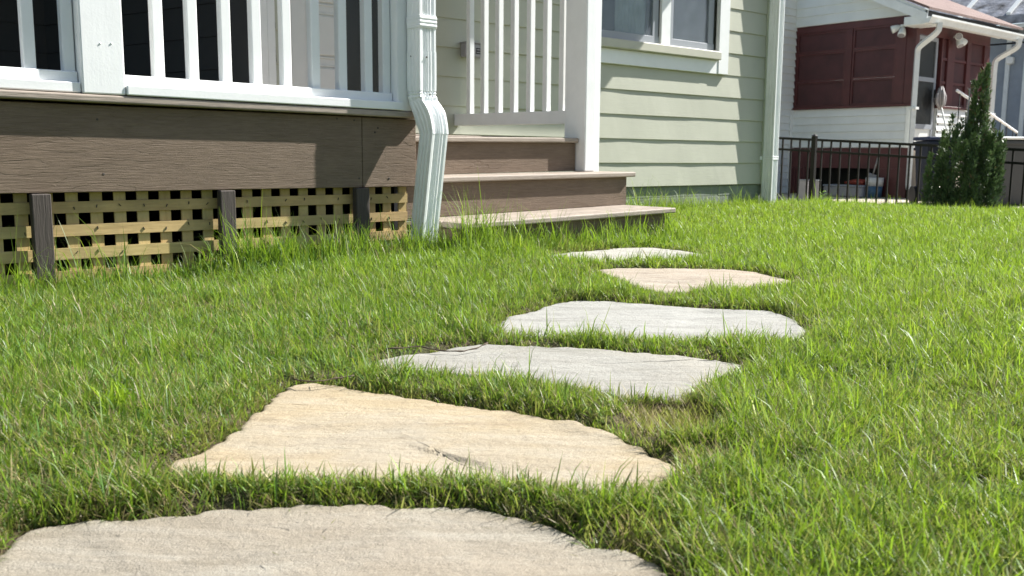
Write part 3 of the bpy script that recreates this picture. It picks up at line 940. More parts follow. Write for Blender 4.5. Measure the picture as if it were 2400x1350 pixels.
# ---- white door behind the railing
door = link('door', mesh('door', bxv(2.520, 2.735, YW-.002, YW+.03, .10, 2.14), BOXF, M_DOORW), house)
box('casing', M_DOORW, door, (DX0, DX0+.084, YW-.026, YW+.01, .10, 2.24), .004)
box('casing', M_DOORW, door, (DX1-.085, DX1, YW-.026, YW+.01, .10, 2.24), .004)
box('casing', M_DOORW, door, (DX0+.085, DX1-.086, YW-.026, YW+.01, 2.15, 2.24), .004)
za = [onY(760, y_, YW-.002).z for y_ in (33, 135, 155)]
for (z0_, z1_) in ((za[1]+.01, za[0]-.01), (.18, za[2]-.01), (za[0]+.06, 1.9)):
    boxes('raised_panel', M_DOORW, door, [(2.59, 2.722, YW-.012, YW-.001, z0_, z1_)], .006)
    for zz_ in (z1_+.006, z0_-.018): box('panel_molding', M_DOORW, door, (2.575, 2.73, YW-.008, YW-.0015, zz_, zz_+.012), .003)
box('glass', M_GLASSD, door, (2.742, DX1-.088, YW+.004, YW+.02, .12, 2.14), .002)
box('mullion', M_CHART, door, (2.738, 2.760, YW-.012, YW+.022, .10, 2.14), .002)
# ---- recessed charcoal walls of the porch
pc = Vector((2.27, 4.735)); dd = Vector((math.cos(R(105)), math.sin(R(105))))
recess_y = 6.72
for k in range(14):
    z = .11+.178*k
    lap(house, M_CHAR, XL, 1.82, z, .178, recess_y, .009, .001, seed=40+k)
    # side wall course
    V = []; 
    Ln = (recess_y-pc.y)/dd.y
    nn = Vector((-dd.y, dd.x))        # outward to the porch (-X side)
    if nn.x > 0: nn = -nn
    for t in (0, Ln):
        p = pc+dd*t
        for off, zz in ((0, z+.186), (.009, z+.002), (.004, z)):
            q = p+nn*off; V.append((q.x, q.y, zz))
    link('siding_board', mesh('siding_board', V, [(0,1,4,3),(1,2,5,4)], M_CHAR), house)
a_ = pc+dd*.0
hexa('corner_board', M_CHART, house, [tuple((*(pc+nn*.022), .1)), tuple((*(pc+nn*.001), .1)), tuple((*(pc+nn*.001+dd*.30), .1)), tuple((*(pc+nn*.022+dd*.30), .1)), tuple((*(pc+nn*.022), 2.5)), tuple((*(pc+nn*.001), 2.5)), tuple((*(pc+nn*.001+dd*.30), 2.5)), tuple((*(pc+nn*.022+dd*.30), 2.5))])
box('corner_board', M_WHITE, house, (2.245, 2.300, YW-.022, YW+.024, .08, 2.55), .004)
box('corner_board', M_WHITE, house, (2.302, 2.350, YW-.014, YW+.010, .08, 2.55), .004)
# ---- small louvred outlet plate on the wall behind the side railing
vent = thing('wall_vent', (3.655, 4.70, .64), 'small grey vent hood on green siding seen between railing balusters', 'vent')
bm = bmesh.new()
add_box(bm, (3.585, 3.735, 4.640, 4.700, .606, .694), .012, 3)
link('hood', from_bm('hood', bm, M_GREY), vent)
box('recess', M_BLACK, vent, (3.665, 3.705, 4.6385, 4.6395, .628, .664))
box('louver', M_GREY, vent, (3.668, 3.702, 4.632, 4.6384, .634, .640))
box('louver', M_GREY, vent, (3.668, 3.702, 4.632, 4.6384, .650, .656))
box('top_lip', M_GREY, vent, (3.580, 3.745, 4.628, 4.70, .690, .697), .002)

# ================================================================== FENCE
XFN = 9.81
fence = thing('metal_fence', (XFN, 5.0, g(XFN, 5)), 'low dark bronze metal picket fence beyond the lawn', 'fence')
def fz(y): return .228 + (.245-.10)/(6.56-3.755)*(y-6.0)
for (y0, y1) in ((6.10, 8.3), (3.5, 6.02), (.9, 3.42)):
    for dz, th in ((0, .028), (-.132, .026), (-.86, .026)):
        z0_, z1_ = fz(y0)+dz, fz(y1)+dz
        hexa('rail', M_FENCE, fence, [(XFN-.014,y0,z0_-th),(XFN+.014,y0,z0_-th),(XFN+.014,y1,z1_-th),(XFN-.014,y1,z1_-th),(XFN-.014,y0,z0_),(XFN+.014,y0,z0_),(XFN+.014,y1,z1_),(XFN-.014,y1,z1_)])
    y = y1-.062
    while y > y0:
        zt = fz(y)
        o = box('picket', M_FENCE, fence, (XFN-.0085, XFN+.0085, y-.0085, y+.0085, zt-.96, zt-.02))
        y -= .117
for y in (6.06, 3.46, .86):
    z = fz(y)+.028
    box('post', M_FENCE, fence, (XFN-.026, XFN+.026, y-.026, y+.026, -1.1, z), .003)
    bm = bmesh.new(); bmesh.ops.create_cone(bm, cap_ends=True, segments=4, radius1=.046, radius2=.006, depth=.02, matrix=Matrix.Translation((XFN, y, z+.012)) @ Matrix.Rotation(R(45), 4, 'Z'))
    link('post_cap', from_bm('post_cap', bm, M_FENCE), fence)

# ================================================================== NEIGHBOUR HOUSE
XN, YN, YM_ = 15.0, 7.52, 9.74
nb = thing('neighbour_house', (16.4, 9.0, -.75), 'white sided neighbour house with maroon panelled porch and pink shingle roof', 'house')
def course(x0, x1, y, z0, z1, name='siding_board', mat=M_NWHITE):      # faces -Y
    me = mesh(name, [(x0,y,z1+.006),(x1,y,z1+.006),(x1,y-.026,z0+.004),(x0,y-.026,z0+.004),(x0,y,z0),(x1,y,z0)], [(0,3,2,1),(3,4,5,2)], mat)
    return link(name, me, nb)
def courseX(y0, y1, x, z0, z1, y0t=None, y1t=None, name='siding_board', mat=M_NWHITE):      # faces -X
    y0t = y0 if y0t is None else y0t; y1t = y1 if y1t is None else y1t
    me = mesh(name, [(x,y0t,z1+.006),(x,y1t,z1+.006),(x-.026,y1,z0+.004),(x-.026,y0,z0+.004),(x,y0,z0),(x,y1,z0)], [(0,3,2,1),(3,4,5,2)], mat)
    return link(name, me, nb)
# main front wall left of the porch
for k in range(28):
    course(10.4, XN-.002, YM_, .0+.125*k-.75, .125+.125*k-.75)
box('wall', M_NWHITET, nb, (10.4, 21, YM_+.004, YM_+.3, -1.0, 2.8))
box('corner_trim', M_NWHITET, nb, (XN-.10, XN-.004, YM_-.03, YM_-.016, -.75, .86))
# knee wall siding on the porch side and front
for k in range(5):
    courseX(YN+.09, YM_-.02, XN, .196+.132*k, .196+.132*(k+1))
box('knee_wall', M_NWHITET, nb, (XN+.004, XN+.12, YN+.1, YM_, .19, .86))
box('corner_trim', M_NWHITET, nb, (XN-.022, XN+.06, YN-.02, YN+.088, .19, .86), .004)
for k in range(8):
    course(15.86, 17.74, YN, -.17+.13*k, -.04+.13*k)
box('knee_wall', M_NWHITET, nb, (15.86, 17.76, YN+.004, YN+.10, -.7, .86))
# maroon porch: sill, header, posts, rails, panels (side facing the fence)
box('window_sill', M_MAROON, nb, (XN-.05, XN+.1, YN-.02, YM_+.10, .862, .905), .004)
box('header', M_MAROON, nb, (XN-.014, XN+.10, YN-.01, YM_, 2.20, 2.31))
ys = [onX(px_, 160, XN).y for px_ in (1875, 1980, 1995, 2098)]
for (ya, yb) in ((ys[0]+.08, YM_-.002), (ys[2], ys[1]), (YN+.155, ys[3])):
    box('post', M_MAROON, nb, (XN-.012, XN+.09, ya, yb, .905, 2.20), .004)
box('corner_post', M_MAROON, nb, (XN-.018, XN+.10, YN-.012, YN+.15, .905, 2.33), .004)
zr = [onX(1930, y_, XN).z for y_ in (123, 190)]
for (ya, yb) in ((ys[1]+.004, ys[0]+.076), (ys[3]+.004, ys[2]-.004)):
    zz = [.905, zr[1], zr[0], 2.20]
    for i in range(3):
        box('panel', M_MAROONP, nb, (XN+.026, XN+.05, ya+.002, yb-.002, zz[i]+.004, zz[i+1]-.003))
        boxes('panel_frame', M_MAROON, nb, [(XN+.004, XN+.025, ya+.001, yb-.001, zz[i]+.002, zz[i]+.036), (XN+.004, XN+.025, ya+.001, ya+.035, zz[i]+.037, zz[i+1]-.036), (XN+.004, XN+.025, yb-.035, yb-.001, zz[i]+.037, zz[i+1]-.036), (XN+.004, XN+.025, ya+.001, yb-.001, zz[i+1]-.035, zz[i+1]-.001)])
# beam and skirt below the porch with the open bay
box('beam', M_MAROON, nb, (XN-.005, XN+.10, YN, YM_, -.16, .188))
box('skirt_post', M_MAROON, nb, (XN-.004, XN+.10, YN+.02, 8.03, -.85, -.162))
for i in range(6):
    y_ = 9.36+.063*i
    box('skirt_plank', M_MAROON, nb, (XN+.0, XN+.03, y_, y_+.055, -.85, -.162))
boxes('underside', M_DARK, nb, [(XN+.4, XN+.45, YN, YM_, -.9, .19), (XN+.1, 17.7, YN+.02, YN+.08, -.9, .18), (XN, 17.7, YN, YM_, .150, .186)])
box('skirt', M_MAROON, nb, (XN+.1, 17.74, YN, YN+.018, -.9, .188))
# porch front (faces the street): storm door, panels
xd0, xd1 = onY(2150, 180, YN-.01).x, onY(2197, 180, YN-.01).x
box('header', M_MAROON, nb, (XN+.10, 17.76, YN, YN+.09, 2.02, 2.33))
nd = link('storm_door', mesh('storm_door', bxv(xd0, xd1, YN+.03, YN+.05, .16, .52), BOXF, M_NWHITET), nb)
zc_ = onY(2170, 185, YN).z
boxes('frame', M_SASH, nd, [(xd0, xd0+.06, YN+.01, YN+.045, .16, 2.0), (xd1-.06, xd1, YN+.01, YN+.045, .16, 2.0), (xd0+.06, xd1-.06, YN+.01, YN+.045, 1.94, 2.0), (xd0+.06, xd1-.06, YN+.01, YN+.045, zc_-.04, zc_+.03), (xd0+.06, xd1-.06, YN+.01, YN+.045, .50, .58)])
box('glass', M_GLASSD, nd, (xd0+.06, xd1-.06, YN+.03, YN+.04, .58, 1.94))
box('handle', M_BLACK, nd, (xd1-.045, xd1-.03, YN-.02, YN+.01, 1.02, 1.16))
xs_ = [onY(px_, 180, YN).x for px_ in (2203, 2218, 2234, 2263, 2272, 2303)]
pts_ = [(xs_[0], xs_[0]+.05), (xs_[1], xs_[2]), (xs_[3], xs_[4]), (xs_[5], 17.76)]
for a_, b_ in pts_: box('post', M_MAROON, nb, (a_, b_, YN-.008, YN+.09, .862 if a_ > xs_[0] else .19, 2.02), .004)
box('window_sill', M_MAROON, nb, (15.86, 17.80, YN-.05, YN+.09, .862, .90), .004)
for (a_, b_) in ((xs_[0]+.05, xs_[1]), (xs_[2], xs_[3]), (xs_[4], xs_[5])):
    zz = [.90, 1.27, 1.66, 2.02]
    for i in range(3):
        box('panel', M_MAROONP, nb, (a_+.002, b_-.002, YN+.03, YN+.05, zz[i], zz[i+1]-.004))
        box('panel_rail', M_MAROON, nb, (a_+.001, b_-.001, YN+.006, YN+.029, zz[i]+.001, zz[i]+.045))
# gable siding over the side panels, following the rake
RS = .47
def rake(y): return 2.14 + RS*(y-7.30)
for k in range(9):
    z0_ = 2.325+.15*k; z1_ = z0_+.15
    y0b = max(YN+.02, 7.30+(z0_-2.14)/RS-.1); y0t = max(YN+.02, 7.30+(z1_-2.14)/RS-.1)
    courseX(y0b, 11.2, XN-.03, z0_, z1_, y0t, 11.2)
box('gable_trim', M_NWHITET, nb, (XN-.052, XN+.02, YN+.1, YM_+.06, 2.312, 2.352), .003)
YE = 7.17
# rake board, soffit, roof
def slab(name, mat, x0, x1, y0, y1, z0, dz0, dz1):
    return hexa(name, mat, nb, [(x0,y0,z0+dz0),(x1,y0,z0+dz0),(x1,y1,z0+dz0+RS*(y1-y0)),(x0,y1,z0+dz0+RS*(y1-y0)),(x0,y0,z0+dz1),(x1,y0,z0+dz1),(x1,y1,z0+dz1+RS*(y1-y0)),(x0,y1,z0+dz1+RS*(y1-y0))])
slab('rake_board', M_NWHITET, XN-.36, XN-.33, YE+.02, 9.6, 2.235, -.115, .03)
slab('rake_board', M_NWHITET, XN-.34, XN-.32, YE+.02, 9.6, 2.235, .032, .075)
slab('soffit', M_NWHITET, XN-.33, XN+.0, YE+.05, 9.6, 2.225, -.06, -.045)
slab('roof', M_ROOF, XN-.38, 18.20, YE-.02, 9.6, 2.235, .078, .118)
hexa('roof', M_ROOF, nb, [(XN-.38,9.6,3.37),(18.2,9.6,3.37),(18.2,12.0,2.3),(XN-.38,12.0,2.3),(XN-.38,9.6,3.44),(18.2,9.6,3.44),(18.2,12.0,2.37),(XN-.38,12.0,2.37)])
box('eave_return', M_NWHITET, nb, (XN-.35, XN+.1, YE+.05, YN+.05, 2.10, 2.24), .01)
box('soffit', M_NWHITET, nb, (XN+.1, 18.1, YE+.05, YN, 2.19, 2.21))
box('gap_shade_strip', M_BLACK, nb, (XN-.34, 18.18, YE+.03, YE+.06, 2.232, 2.31))  # dark strip added for the shaded gap between gutter and shingles
# gutter (K profile)
V = []; Fc = []
prof = [(0,0), (-.075,0), (-.085,.025), (-.105,.07), (-.12,.085), (-.12,.115), (-.112,.115), (-.112,.09), (0,.06)]
for x in (XN-.37, 18.18):
    for (py, pz) in prof: V.append((x, YE+.05+py, 2.115+pz))
n_ = len(prof)
Fc = [(i, (i+1) % n_, n_+(i+1) % n_, n_+i) for i in range(n_)] + [tuple(range(n_))[::-1], tuple(range(n_, 2*n_))]
link('gutter', mesh('gutter', V, Fc, M_NWHITET), nb)
# neighbour downspouts
def ndown(px, xw, yw, label, bot=True):
    P = [(xw+px[0], yw+px[1], px[2]) for px in px]
    t_ = thing('downspout', (xw, yw, -.75), label, 'downspout', 'rain downspouts on the houses')
    bm = bmesh.new()
    pts = [Vector(p) for p in P]
    # smooth the corners
    sm = [pts[0]]
    for i in range(1, len(pts)-1):
        a_, b_, c_ = pts[i-1], pts[i], pts[i+1]
        p0 = b_+(a_-b_)*min(.45, .09/(a_-b_).length); p1 = b_+(c_-b_)*min(.45, .09/(c_-b_).length)
        for t in (0, .33, .67, 1): sm.append(p0*(1-t)**2+b_*2*t*(1-t)+p1*t*t)
    sm.append(pts[-1])
    rr = []
    for i, p in enumerate(sm):
        rr.append(.052)
    tube_bm(bm, sm, rr, 4)
    link('pipe', from_bm('pipe', bm, M_ALU2), t_)
    boxes('strap', M_ALU2, t_, [(P[3][0]-.06, P[3][0]+.05, P[3][1]-.06, P[3][1]+.06, .80, .84)])
ndown([(-.12,-.42,2.13), (-.12,-.42,2.0), (-.10,-.09,1.78), (-.08,-.075,1.70), (-.10,-.075,-.50), (-.02,-.30,-.68)], XN, YN, 'white downspout with a curved offset and kicked out foot on the maroon porch corner')
ndown([(.10,-.42,2.13), (.10,-.42,2.0), (.02,-.08,1.80), (.0,-.07,1.70), (.0,-.07,-.60), (.0,-.07,-.75)], 17.84, YN, 'brownish downspout at the right end of the maroon porch gutter')
# ---- flood lights
def flood(loc, heads, label):
    t_ = thing('flood_light', loc, label, 'light', 'twin flood lights under the porch eave')
    bm = bmesh.new(); bmesh.ops.create_cone(bm, cap_ends=True, segments=16, radius1=.055, radius2=.05, depth=.03, matrix=Matrix.Translation(loc))
    link('base', from_bm('base', bm, M_NWHITET, False), t_)
    for d in heads:
        d = Vector(d).normalized(); L = Vector(loc)
        bm = bmesh.new()
        tube_bm(bm, [L, L+d*.05, L+d*.07, L+d*.10, L+d*.16, L+d*.19], [.022,.024,.042,.050,.062,.060], 14)
        link('lamp_head', from_bm('lamp_head', bm, M_NWHITET, True), t_)
        bm = bmesh.new(); tube_bm(bm, [L+d*.188, L+d*.196], [.052,.05], 14)
        link('lens', from_bm('lens', bm, M_GREY), t_)
p1 = onX(2118, 60, XN-.10); p2 = onY(2243, 86, YN-.08)
flood(tuple(p1), [(-.5, .85, -.35), (-.5, -.1, -.9)], 'twin flood light on the side of the maroon porch, left of the curved downspout')
flood(tuple(p2), [(-.75, -.5, -.1), (-.2, -.5, -.9), (.7, -.4, -.55)], 'flood light with three heads over the maroon porch front, right of the storm door')

# ---- mop leaning by the door
mp_ = onY(2204, 240, YN-.10); mb = onY(2228, 345, YN-.25)
mop = thing('mop', (mb.x, mb.y, mb.z), 'grey string mop standing head up beside the storm door', 'mop')
tube('handle', M_NWHITET, mop, [(mb.x, mb.y, mb.z-.4), tuple(mb), (mp_.x, mp_.y, mp_.z-.02)], .014)
V = []; bm = bmesh.new()
for i in range(44):
    a_ = random.uniform(0, 6.28); r_ = random.uniform(.02, .12)
    dx, dy = math.cos(a_)*r_, math.sin(a_)*r_*.6
    h_ = .30*math.sqrt(max(.1, 1-(r_/.14)**2))
    tube_bm(bm, [(mp_.x, mp_.y, mp_.z-.12), (mp_.x+dx, mp_.y+dy, mp_.z-.02), (mp_.x+dx*1.1, mp_.y+dy, mp_.z+h_*.5), (mp_.x+dx*.7, mp_.y+dy*.7, mp_.z+h_*.9)], [.01,.02,.022,.012], 5)
link('head', from_bm('head', bm, M_MOP, True), mop)

# ---- handrail and stoop
YH = 6.95
h0, h1 = onY(2243, 212, YH), onY(2383, 310, YH)
hr = thing('handrail', (h1.x, YH, -.75), 'white sloping handrail with thin dark balusters on the neighbour stoop', 'handrail')
tube('top_bar', plain('bright_rail', (.86,.86,.84), .4), hr, [tuple(h0), tuple(h1)], .022, 10)
for i in range(9):
    t = (i+.4)/9
    p = h0.lerp(h1, t)
    tube('baluster', M_FENCE, hr, [(p.x, p.y, p.z-.01), (p.x, p.y, p.z-.86)], .008, 6)
tube('newel', M_FENCE, hr, [(h1.x, YH, h1.z), (h1.x, YH, -.8)], .016, 6)
stoop = thing('stoop', (15.8, 7.2, -.75), 'concrete stoop below the storm door behind the blue bin', 'steps')
box('landing', M_CONC, stoop, (XN+.02, 16.0, 6.85, YN-.005, -.85, .14), .01)
for i in range(4):
    box('step', M_CONC, stoop, (16.005+.28*i, 16.28+.28*i, 6.85, YN-.06, -.85, -.04-.18*i), .01)

# ---- bins
def cart(cx_, cy_, w_, d_, h_, mat, lidmat, label, rz=0, lidth=.05):
    z0_ = g(cx_, cy_)+.03+.17*float(sst(11.3, 12.8, cx_))
    h_ -= .1
    t_ = thing('wheelie_bin', (cx_, cy_, z0_), label, 'bin')
    M = Matrix.Translation((cx_, cy_, z0_)) @ Matrix.Rotation(rz, 4, 'Z')
    bm = bmesh.new()
    P = [(-w_*.40,-d_*.40,.03),(w_*.40,-d_*.40,.03),(w_*.40,d_*.38,.03),(-w_*.40,d_*.38,.03),(-w_*.5,-d_*.5,h_-.1),(w_*.5,-d_*.5,h_-.1),(w_*.5,d_*.5,h_-.1),(-w_*.5,d_*.5,h_-.1)]
    vs = [bm.verts.new(M @ Vector(p)) for p in P]
    for f in BOXF: bm.faces.new([vs[i] for i in f])
    bmesh.ops.bevel(bm, geom=list(bm.edges), offset=.03, segments=3, affect='EDGES')
    link('body', from_bm('body', bm, mat, False), t_)
    bm = bmesh.new(); add_box(bm, (-w_*.53, w_*.53, -d_*.53, d_*.53, h_-.16, h_-.11), .01, 2, M=M); link('rim', from_bm('rim', bm, mat), t_)
    bm = bmesh.new(); add_box(bm, (-w_*.54, w_*.54, -d_*.56, d_*.52, h_-.095, h_-.095+lidth), .018, 3, M=M); link('lid', from_bm('lid', bm, lidmat), t_)
    for s in (-1, 1):
        bm = bmesh.new(); bmesh.ops.create_cone(bm, cap_ends=True, segments=20, radius1=.13, radius2=.13, depth=.06, matrix=M @ Matrix.Translation((s*w_*.44, d_*.42, .12)) @ Matrix.Rotation(R(90), 4, 'Y'))
        link('wheel', from_bm('wheel', bm, M_BLACK), t_)
    bm = bmesh.new(); tube_bm(bm, [M @ Vector((-w_*.4, d_*.60, h_-.12)), M @ Vector((w_*.4, d_*.60, h_-.12))], .016, 8); link('handle', from_bm('handle', bm, mat, True), t_)
    return t_
pb = atD(2194, 400, 13.4)
cart(pb.x, pb.y, .48, .50, 1.10, M_BLUE, M_BLUEL, 'dark blue wheeled bin behind the fence beside the evergreen', R(-41))
box_o = None
pb = atD(2372, 400, 12.6)
cart(pb.x, pb.y, 1.0, .75, 1.10, M_BIN, M_NWHITET, 'wide charcoal bin with a pale lid behind the fence, right of the evergreen', R(-34), .035)

# ---- clutter under the neighbour porch
xc = XN-.18
def nz(x, y): return g(x, y)+.03+.17*float(sst(11.3, 12.8, x))
p = onX(2048, 455, xc)
bk = thing('bucket', (p.x, p.y, nz(p.x, p.y)), 'white bucket with a blue label under the maroon porch', 'bucket')
z_ = nz(p.x, p.y)
tube('body', M_LBL, bk, [(p.x, p.y, z_), (p.x, p.y, z_+.20)], [.12,.135], 20)
tube('rim', M_BUCK, bk, [(p.x, p.y, z_+.201), (p.x, p.y, z_+.34)], [.137,.148], 20)
p = onX(1985, 460, xc)
z_ = nz(p.x, p.y)
st = thing('storage_box', (p.x, p.y, z_), 'long grey crate under the maroon porch, left of the bucket', 'crate')
box('body', M_GREY, st, (p.x-.2, p.x+.15, p.y-.38, p.y+.34, z_, z_+.17), .02, 2)
box('lid', M_SASH, st, (p.x-.21, p.x+.16, p.y-.39, p.y+.35, z_+.172, z_+.20), .01, 2)
p = onX(2005, 442, xc)
ob = thing('orange_tool', (p.x, p.y, z_+.2), 'orange plastic tool lying on the grey crate', 'tool')
tube('body', M_ORANGE, ob, [(p.x, p.y-.16, z_+.245), (p.x, p.y, z_+.25), (p.x, p.y+.2, z_+.235)], [.05,.055,.02], 8)
tube('grip', M_ORANGE, ob, [(p.x, p.y-.12, z_+.25), (p.x-.02, p.y-.2, z_+.30)], .02, 8)
p = onX(2045, 410, xc+.1)
sh = thing('garden_shovel', (p.x, p.y, -.72), 'grey shovel blade leaning against the maroon skirt post', 'shovel')
hexa('blade', M_GREY, sh, [(p.x,p.y-.02,-.50),(p.x+.02,p.y-.03,-.50),(p.x+.03,p.y+.02,-.48),(p.x,p.y+.02,-.48),(p.x,p.y-.10,-.28),(p.x+.02,p.y-.10,-.28),(p.x+.02,p.y+.10,-.22),(p.x,p.y+.10,-.22)], .008)
tube('shaft', M_BARK, sh, [(p.x+.01, p.y, -.27), (p.x+.05, p.y-.06, .05)], .014)
for px_, lab in ((1882, 'pale grey upright panel behind the fence, left of the thick fence post'), (1910, 'pale grey upright panel behind the fence, right of the thick fence post')):
    p = onX(px_, 450, 12.6)
    pn = thing('concrete_panel', (p.x, p.y, g(p.x, p.y)), lab, 'panel', 'grey panels standing behind the fence')
    box('slab', M_GREY, pn, (p.x-.03, p.x+.03, p.y-.075, p.y+.075, g(p.x, p.y), -.33), .006)
    box('cap', M_SASH, pn, (p.x-.036, p.x+.036, p.y-.08, p.y+.08, -.329, -.315), .003)

# ================================================================== BLUE-GREY HOUSE BEHIND
bh = thing('blue_grey_house', (25.5, 12, -.8), 'blue grey stucco house with mottled roof far behind the neighbour porch', 'house')
XB = 24.0
box('wall', M_BLUEH, bh, (XB, XB+.3, 2.0, 22, -1, 3.2))
for px_ in (2353, 2396):
    p = onX(px_, 250, XB-.05)
    box('trim_strip', M_NWHITET, bh, (XB-.05, XB-.003, p.y-.05, p.y+.05, -1, 3.1))
box('wall_plate', plain('bright_plate', (.9,.88,.82), .4), bh, (XB-.12, XB-.004, onX(2370, 142, XB).y-.09, onX(2370, 142, XB).y+.09, onX(2370, 142, XB).z-.09, onX(2370, 142, XB).z+.08), .03, 2)  # small pale plate set on the wall
pw = [onX(x_, y_, XB-.4) for x_, y_ in ((2300,107),(2340,104),(2400,99),(2450,92))]
tube('cable', M_BLACK, bh, [tuple(p) for p in pw], .022, 6)
hexa('roof', M_MOTTLE, bh, [(XB-.6,1.5,3.15),(XB+6,1.5,7.4),(XB+6,22.5,7.4),(XB-.6,22.5,3.15),(XB-.6,1.5,3.35),(XB+6,1.5,7.6),(XB+6,22.5,7.6),(XB-.6,22.5,3.35)])
box('soffit', M_NWHITET, bh, (XB-.55, XB-.002, 1.6, 22.4, 3.06, 3.145))
for i in range(13):
    y_ = 2.6+1.15*i; zl_r = 3.36
    hexa('roof_seam', M_NWHITET, bh, [(XB-.6,y_,zl_r),(XB+6,y_,zl_r+4.25),(XB+6,y_+.10,zl_r+4.25),(XB-.6,y_+.10,zl_r),(XB-.6,y_,zl_r+.06),(XB+6,y_,zl_r+4.31),(XB+6,y_+.10,zl_r+4.31),(XB-.6,y_+.10,zl_r+.06)])

# ================================================================== EVERGREEN
def evergreen():
    p = atD(2256, 400, 9.15)
    bx_, by_ = p.x, p.y; bz = g(bx_, by_)
    t_ = thing('evergreen_shrub', (bx_, by_, bz), 'young pointed juniper shrub in front of the metal fence', 'shrub')
    tube('trunk', M_BARK, t_, [(bx_, by_, bz-.02), (bx_+.01, by_, bz+.5), (bx_+.03, by_, bz+1.2)], [.022,.016,.005], 7)
    top = onX(2287, 158, bx_*1.0).z if False else (p.z*0 + (374-158)/F_PX*9.15)
    H = top-bz
    rs = np.random.default_rng(5)
    V = []; Fc = []; 
    def spray(c, d, L, wd):
        """flat feathery spray: a thin leaf-like strip with side needles"""
        d = d/np.linalg.norm(d)
        s = np.cross(d, rs.normal(size=3)); s /= np.linalg.norm(s)
        i0 = len(V)
        m1 = c+d*L*.5
        V.extend([c-s*wd*.2, c+s*wd*.2, m1+s*wd*.5, c+d*L, m1-s*wd*.5])
        Fc.append((i0, i0+1, i0+2, i0+3, i0+4))
    # (height along image, half width) envelope with three plumes
    rx, ry = rt.x, rt.y
    plumes = [(.02, .0, .58, .22, 1500, 0), (.14, .38, 1.0, .075, 1100, 0), (.05, .30, .80, .10, 900, .03), (-.34, .02, .40, .05, 300, .02),
        (.26, .0, .46, .12, 900, -.05), (.18, .0, .52, .13, 900, -.10), (-.20, .0, .36, .12, 800, .05), (0, .0, .16, .31, 1500, -.02)]
    for i in range(80):           # separate upright shoots that break the outline
        a_ = rs.random()*6.283; r_ = .34*rs.random()**.5; z_ = rs.uniform(.0, .62)*(1-r_*1.3)
        plumes.append((math.cos(a_)*r_*.9+.03, z_, z_+rs.uniform(.12, .26), rs.uniform(.018, .038), 120, math.sin(a_)*r_*.8))
    for z_, o_ in ((.03, -.36), (.20, -.355), (.10, -.34), (.28, .35), (.12, .35), (.05, .34), (.38, .32), (.30, .29), (.46, .26), (.44, -.13), (.5, -.17)):
        plumes.append((o_, z_, z_+.16, .028, 120, rs.uniform(-.05, .05)))
    for i in range(26):
        z_ = rs.uniform(.42, .86); plumes.append((.11+rs.uniform(-.10, .08)*(1.2-z_)*1.6, z_, z_+rs.uniform(.08, .15), .022, 70, rs.uniform(-.06, .06)))
    Cc = []
    for (ox, h0_, h1_, rad, n, oy) in plumes:
        tone = rs.random()
        for i in range(n):
            t = rs.random()**.9
            z = h0_+(h1_-h0_)*t
            prof_ = (1-t)**.8*(.5+.5*min(1, t*5)) + .02
            a_ = rs.random()*6.283; r_ = rad*prof_*(rs.random()**.45)*(1+.28*math.sin(a_*3+z*17))
            lx = ox + math.cos(a_)*r_ + .03*t; ly = oy+math.sin(a_)*r_
            c = np.array([bx_+rx*lx+fw.x*ly, by_+ry*lx+fw.y*ly, bz+H*z])
            d = np.array([math.cos(a_)*rx*.6+math.sin(a_)*fw.x*.6+ox*rx*1.2, math.cos(a_)*ry*.6+math.sin(a_)*fw.y*.6+ox*ry*1.2, 1.0])+rs.normal(size=3)*.35
            spray(c, d, .024+.03*rs.random(), .008+.007*rs.random())
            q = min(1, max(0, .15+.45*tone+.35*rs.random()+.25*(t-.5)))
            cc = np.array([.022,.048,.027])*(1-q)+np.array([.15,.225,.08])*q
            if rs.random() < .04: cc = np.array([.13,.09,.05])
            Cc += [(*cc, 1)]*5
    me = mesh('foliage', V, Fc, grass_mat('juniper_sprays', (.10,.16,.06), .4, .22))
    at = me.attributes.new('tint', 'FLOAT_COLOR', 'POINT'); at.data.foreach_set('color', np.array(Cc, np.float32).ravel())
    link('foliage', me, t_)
evergreen()
# small leafy sprig at the lawn edge by the fence
p = atD(1927, 462, 8.6)
sp = thing('leafy_sprig', (p.x, p.y, g(p.x, p.y)), 'small bright leafy weed at the lawn edge below the fence', 'weed')
tube('stem', M_TWIG, sp, [(p.x, p.y, g(p.x, p.y)), (p.x, p.y, p.z)], .003, 5)
M_SPRIG = leaf_mat('sprig_leaf', (.14,.26,.04), (.22,.36,.07), .4)
for i in range(8):
    a_ = i*2.4; L = .05+.02*(i % 3); zz = p.z-.05+.013*i
    dx, dy = math.cos(a_), math.sin(a_)
    V = [(p.x, p.y, zz), (p.x+dx*L*.5-dy*.012, p.y+dy*L*.5+dx*.012, zz+.02), (p.x+dx*L, p.y+dy*L, zz+.012), (p.x+dx*L*.5+dy*.012, p.y+dy*L*.5-dx*.012, zz+.02)]
    link('leaf', mesh('leaf', V, [(0,1,2,3)], M_SPRIG), sp)

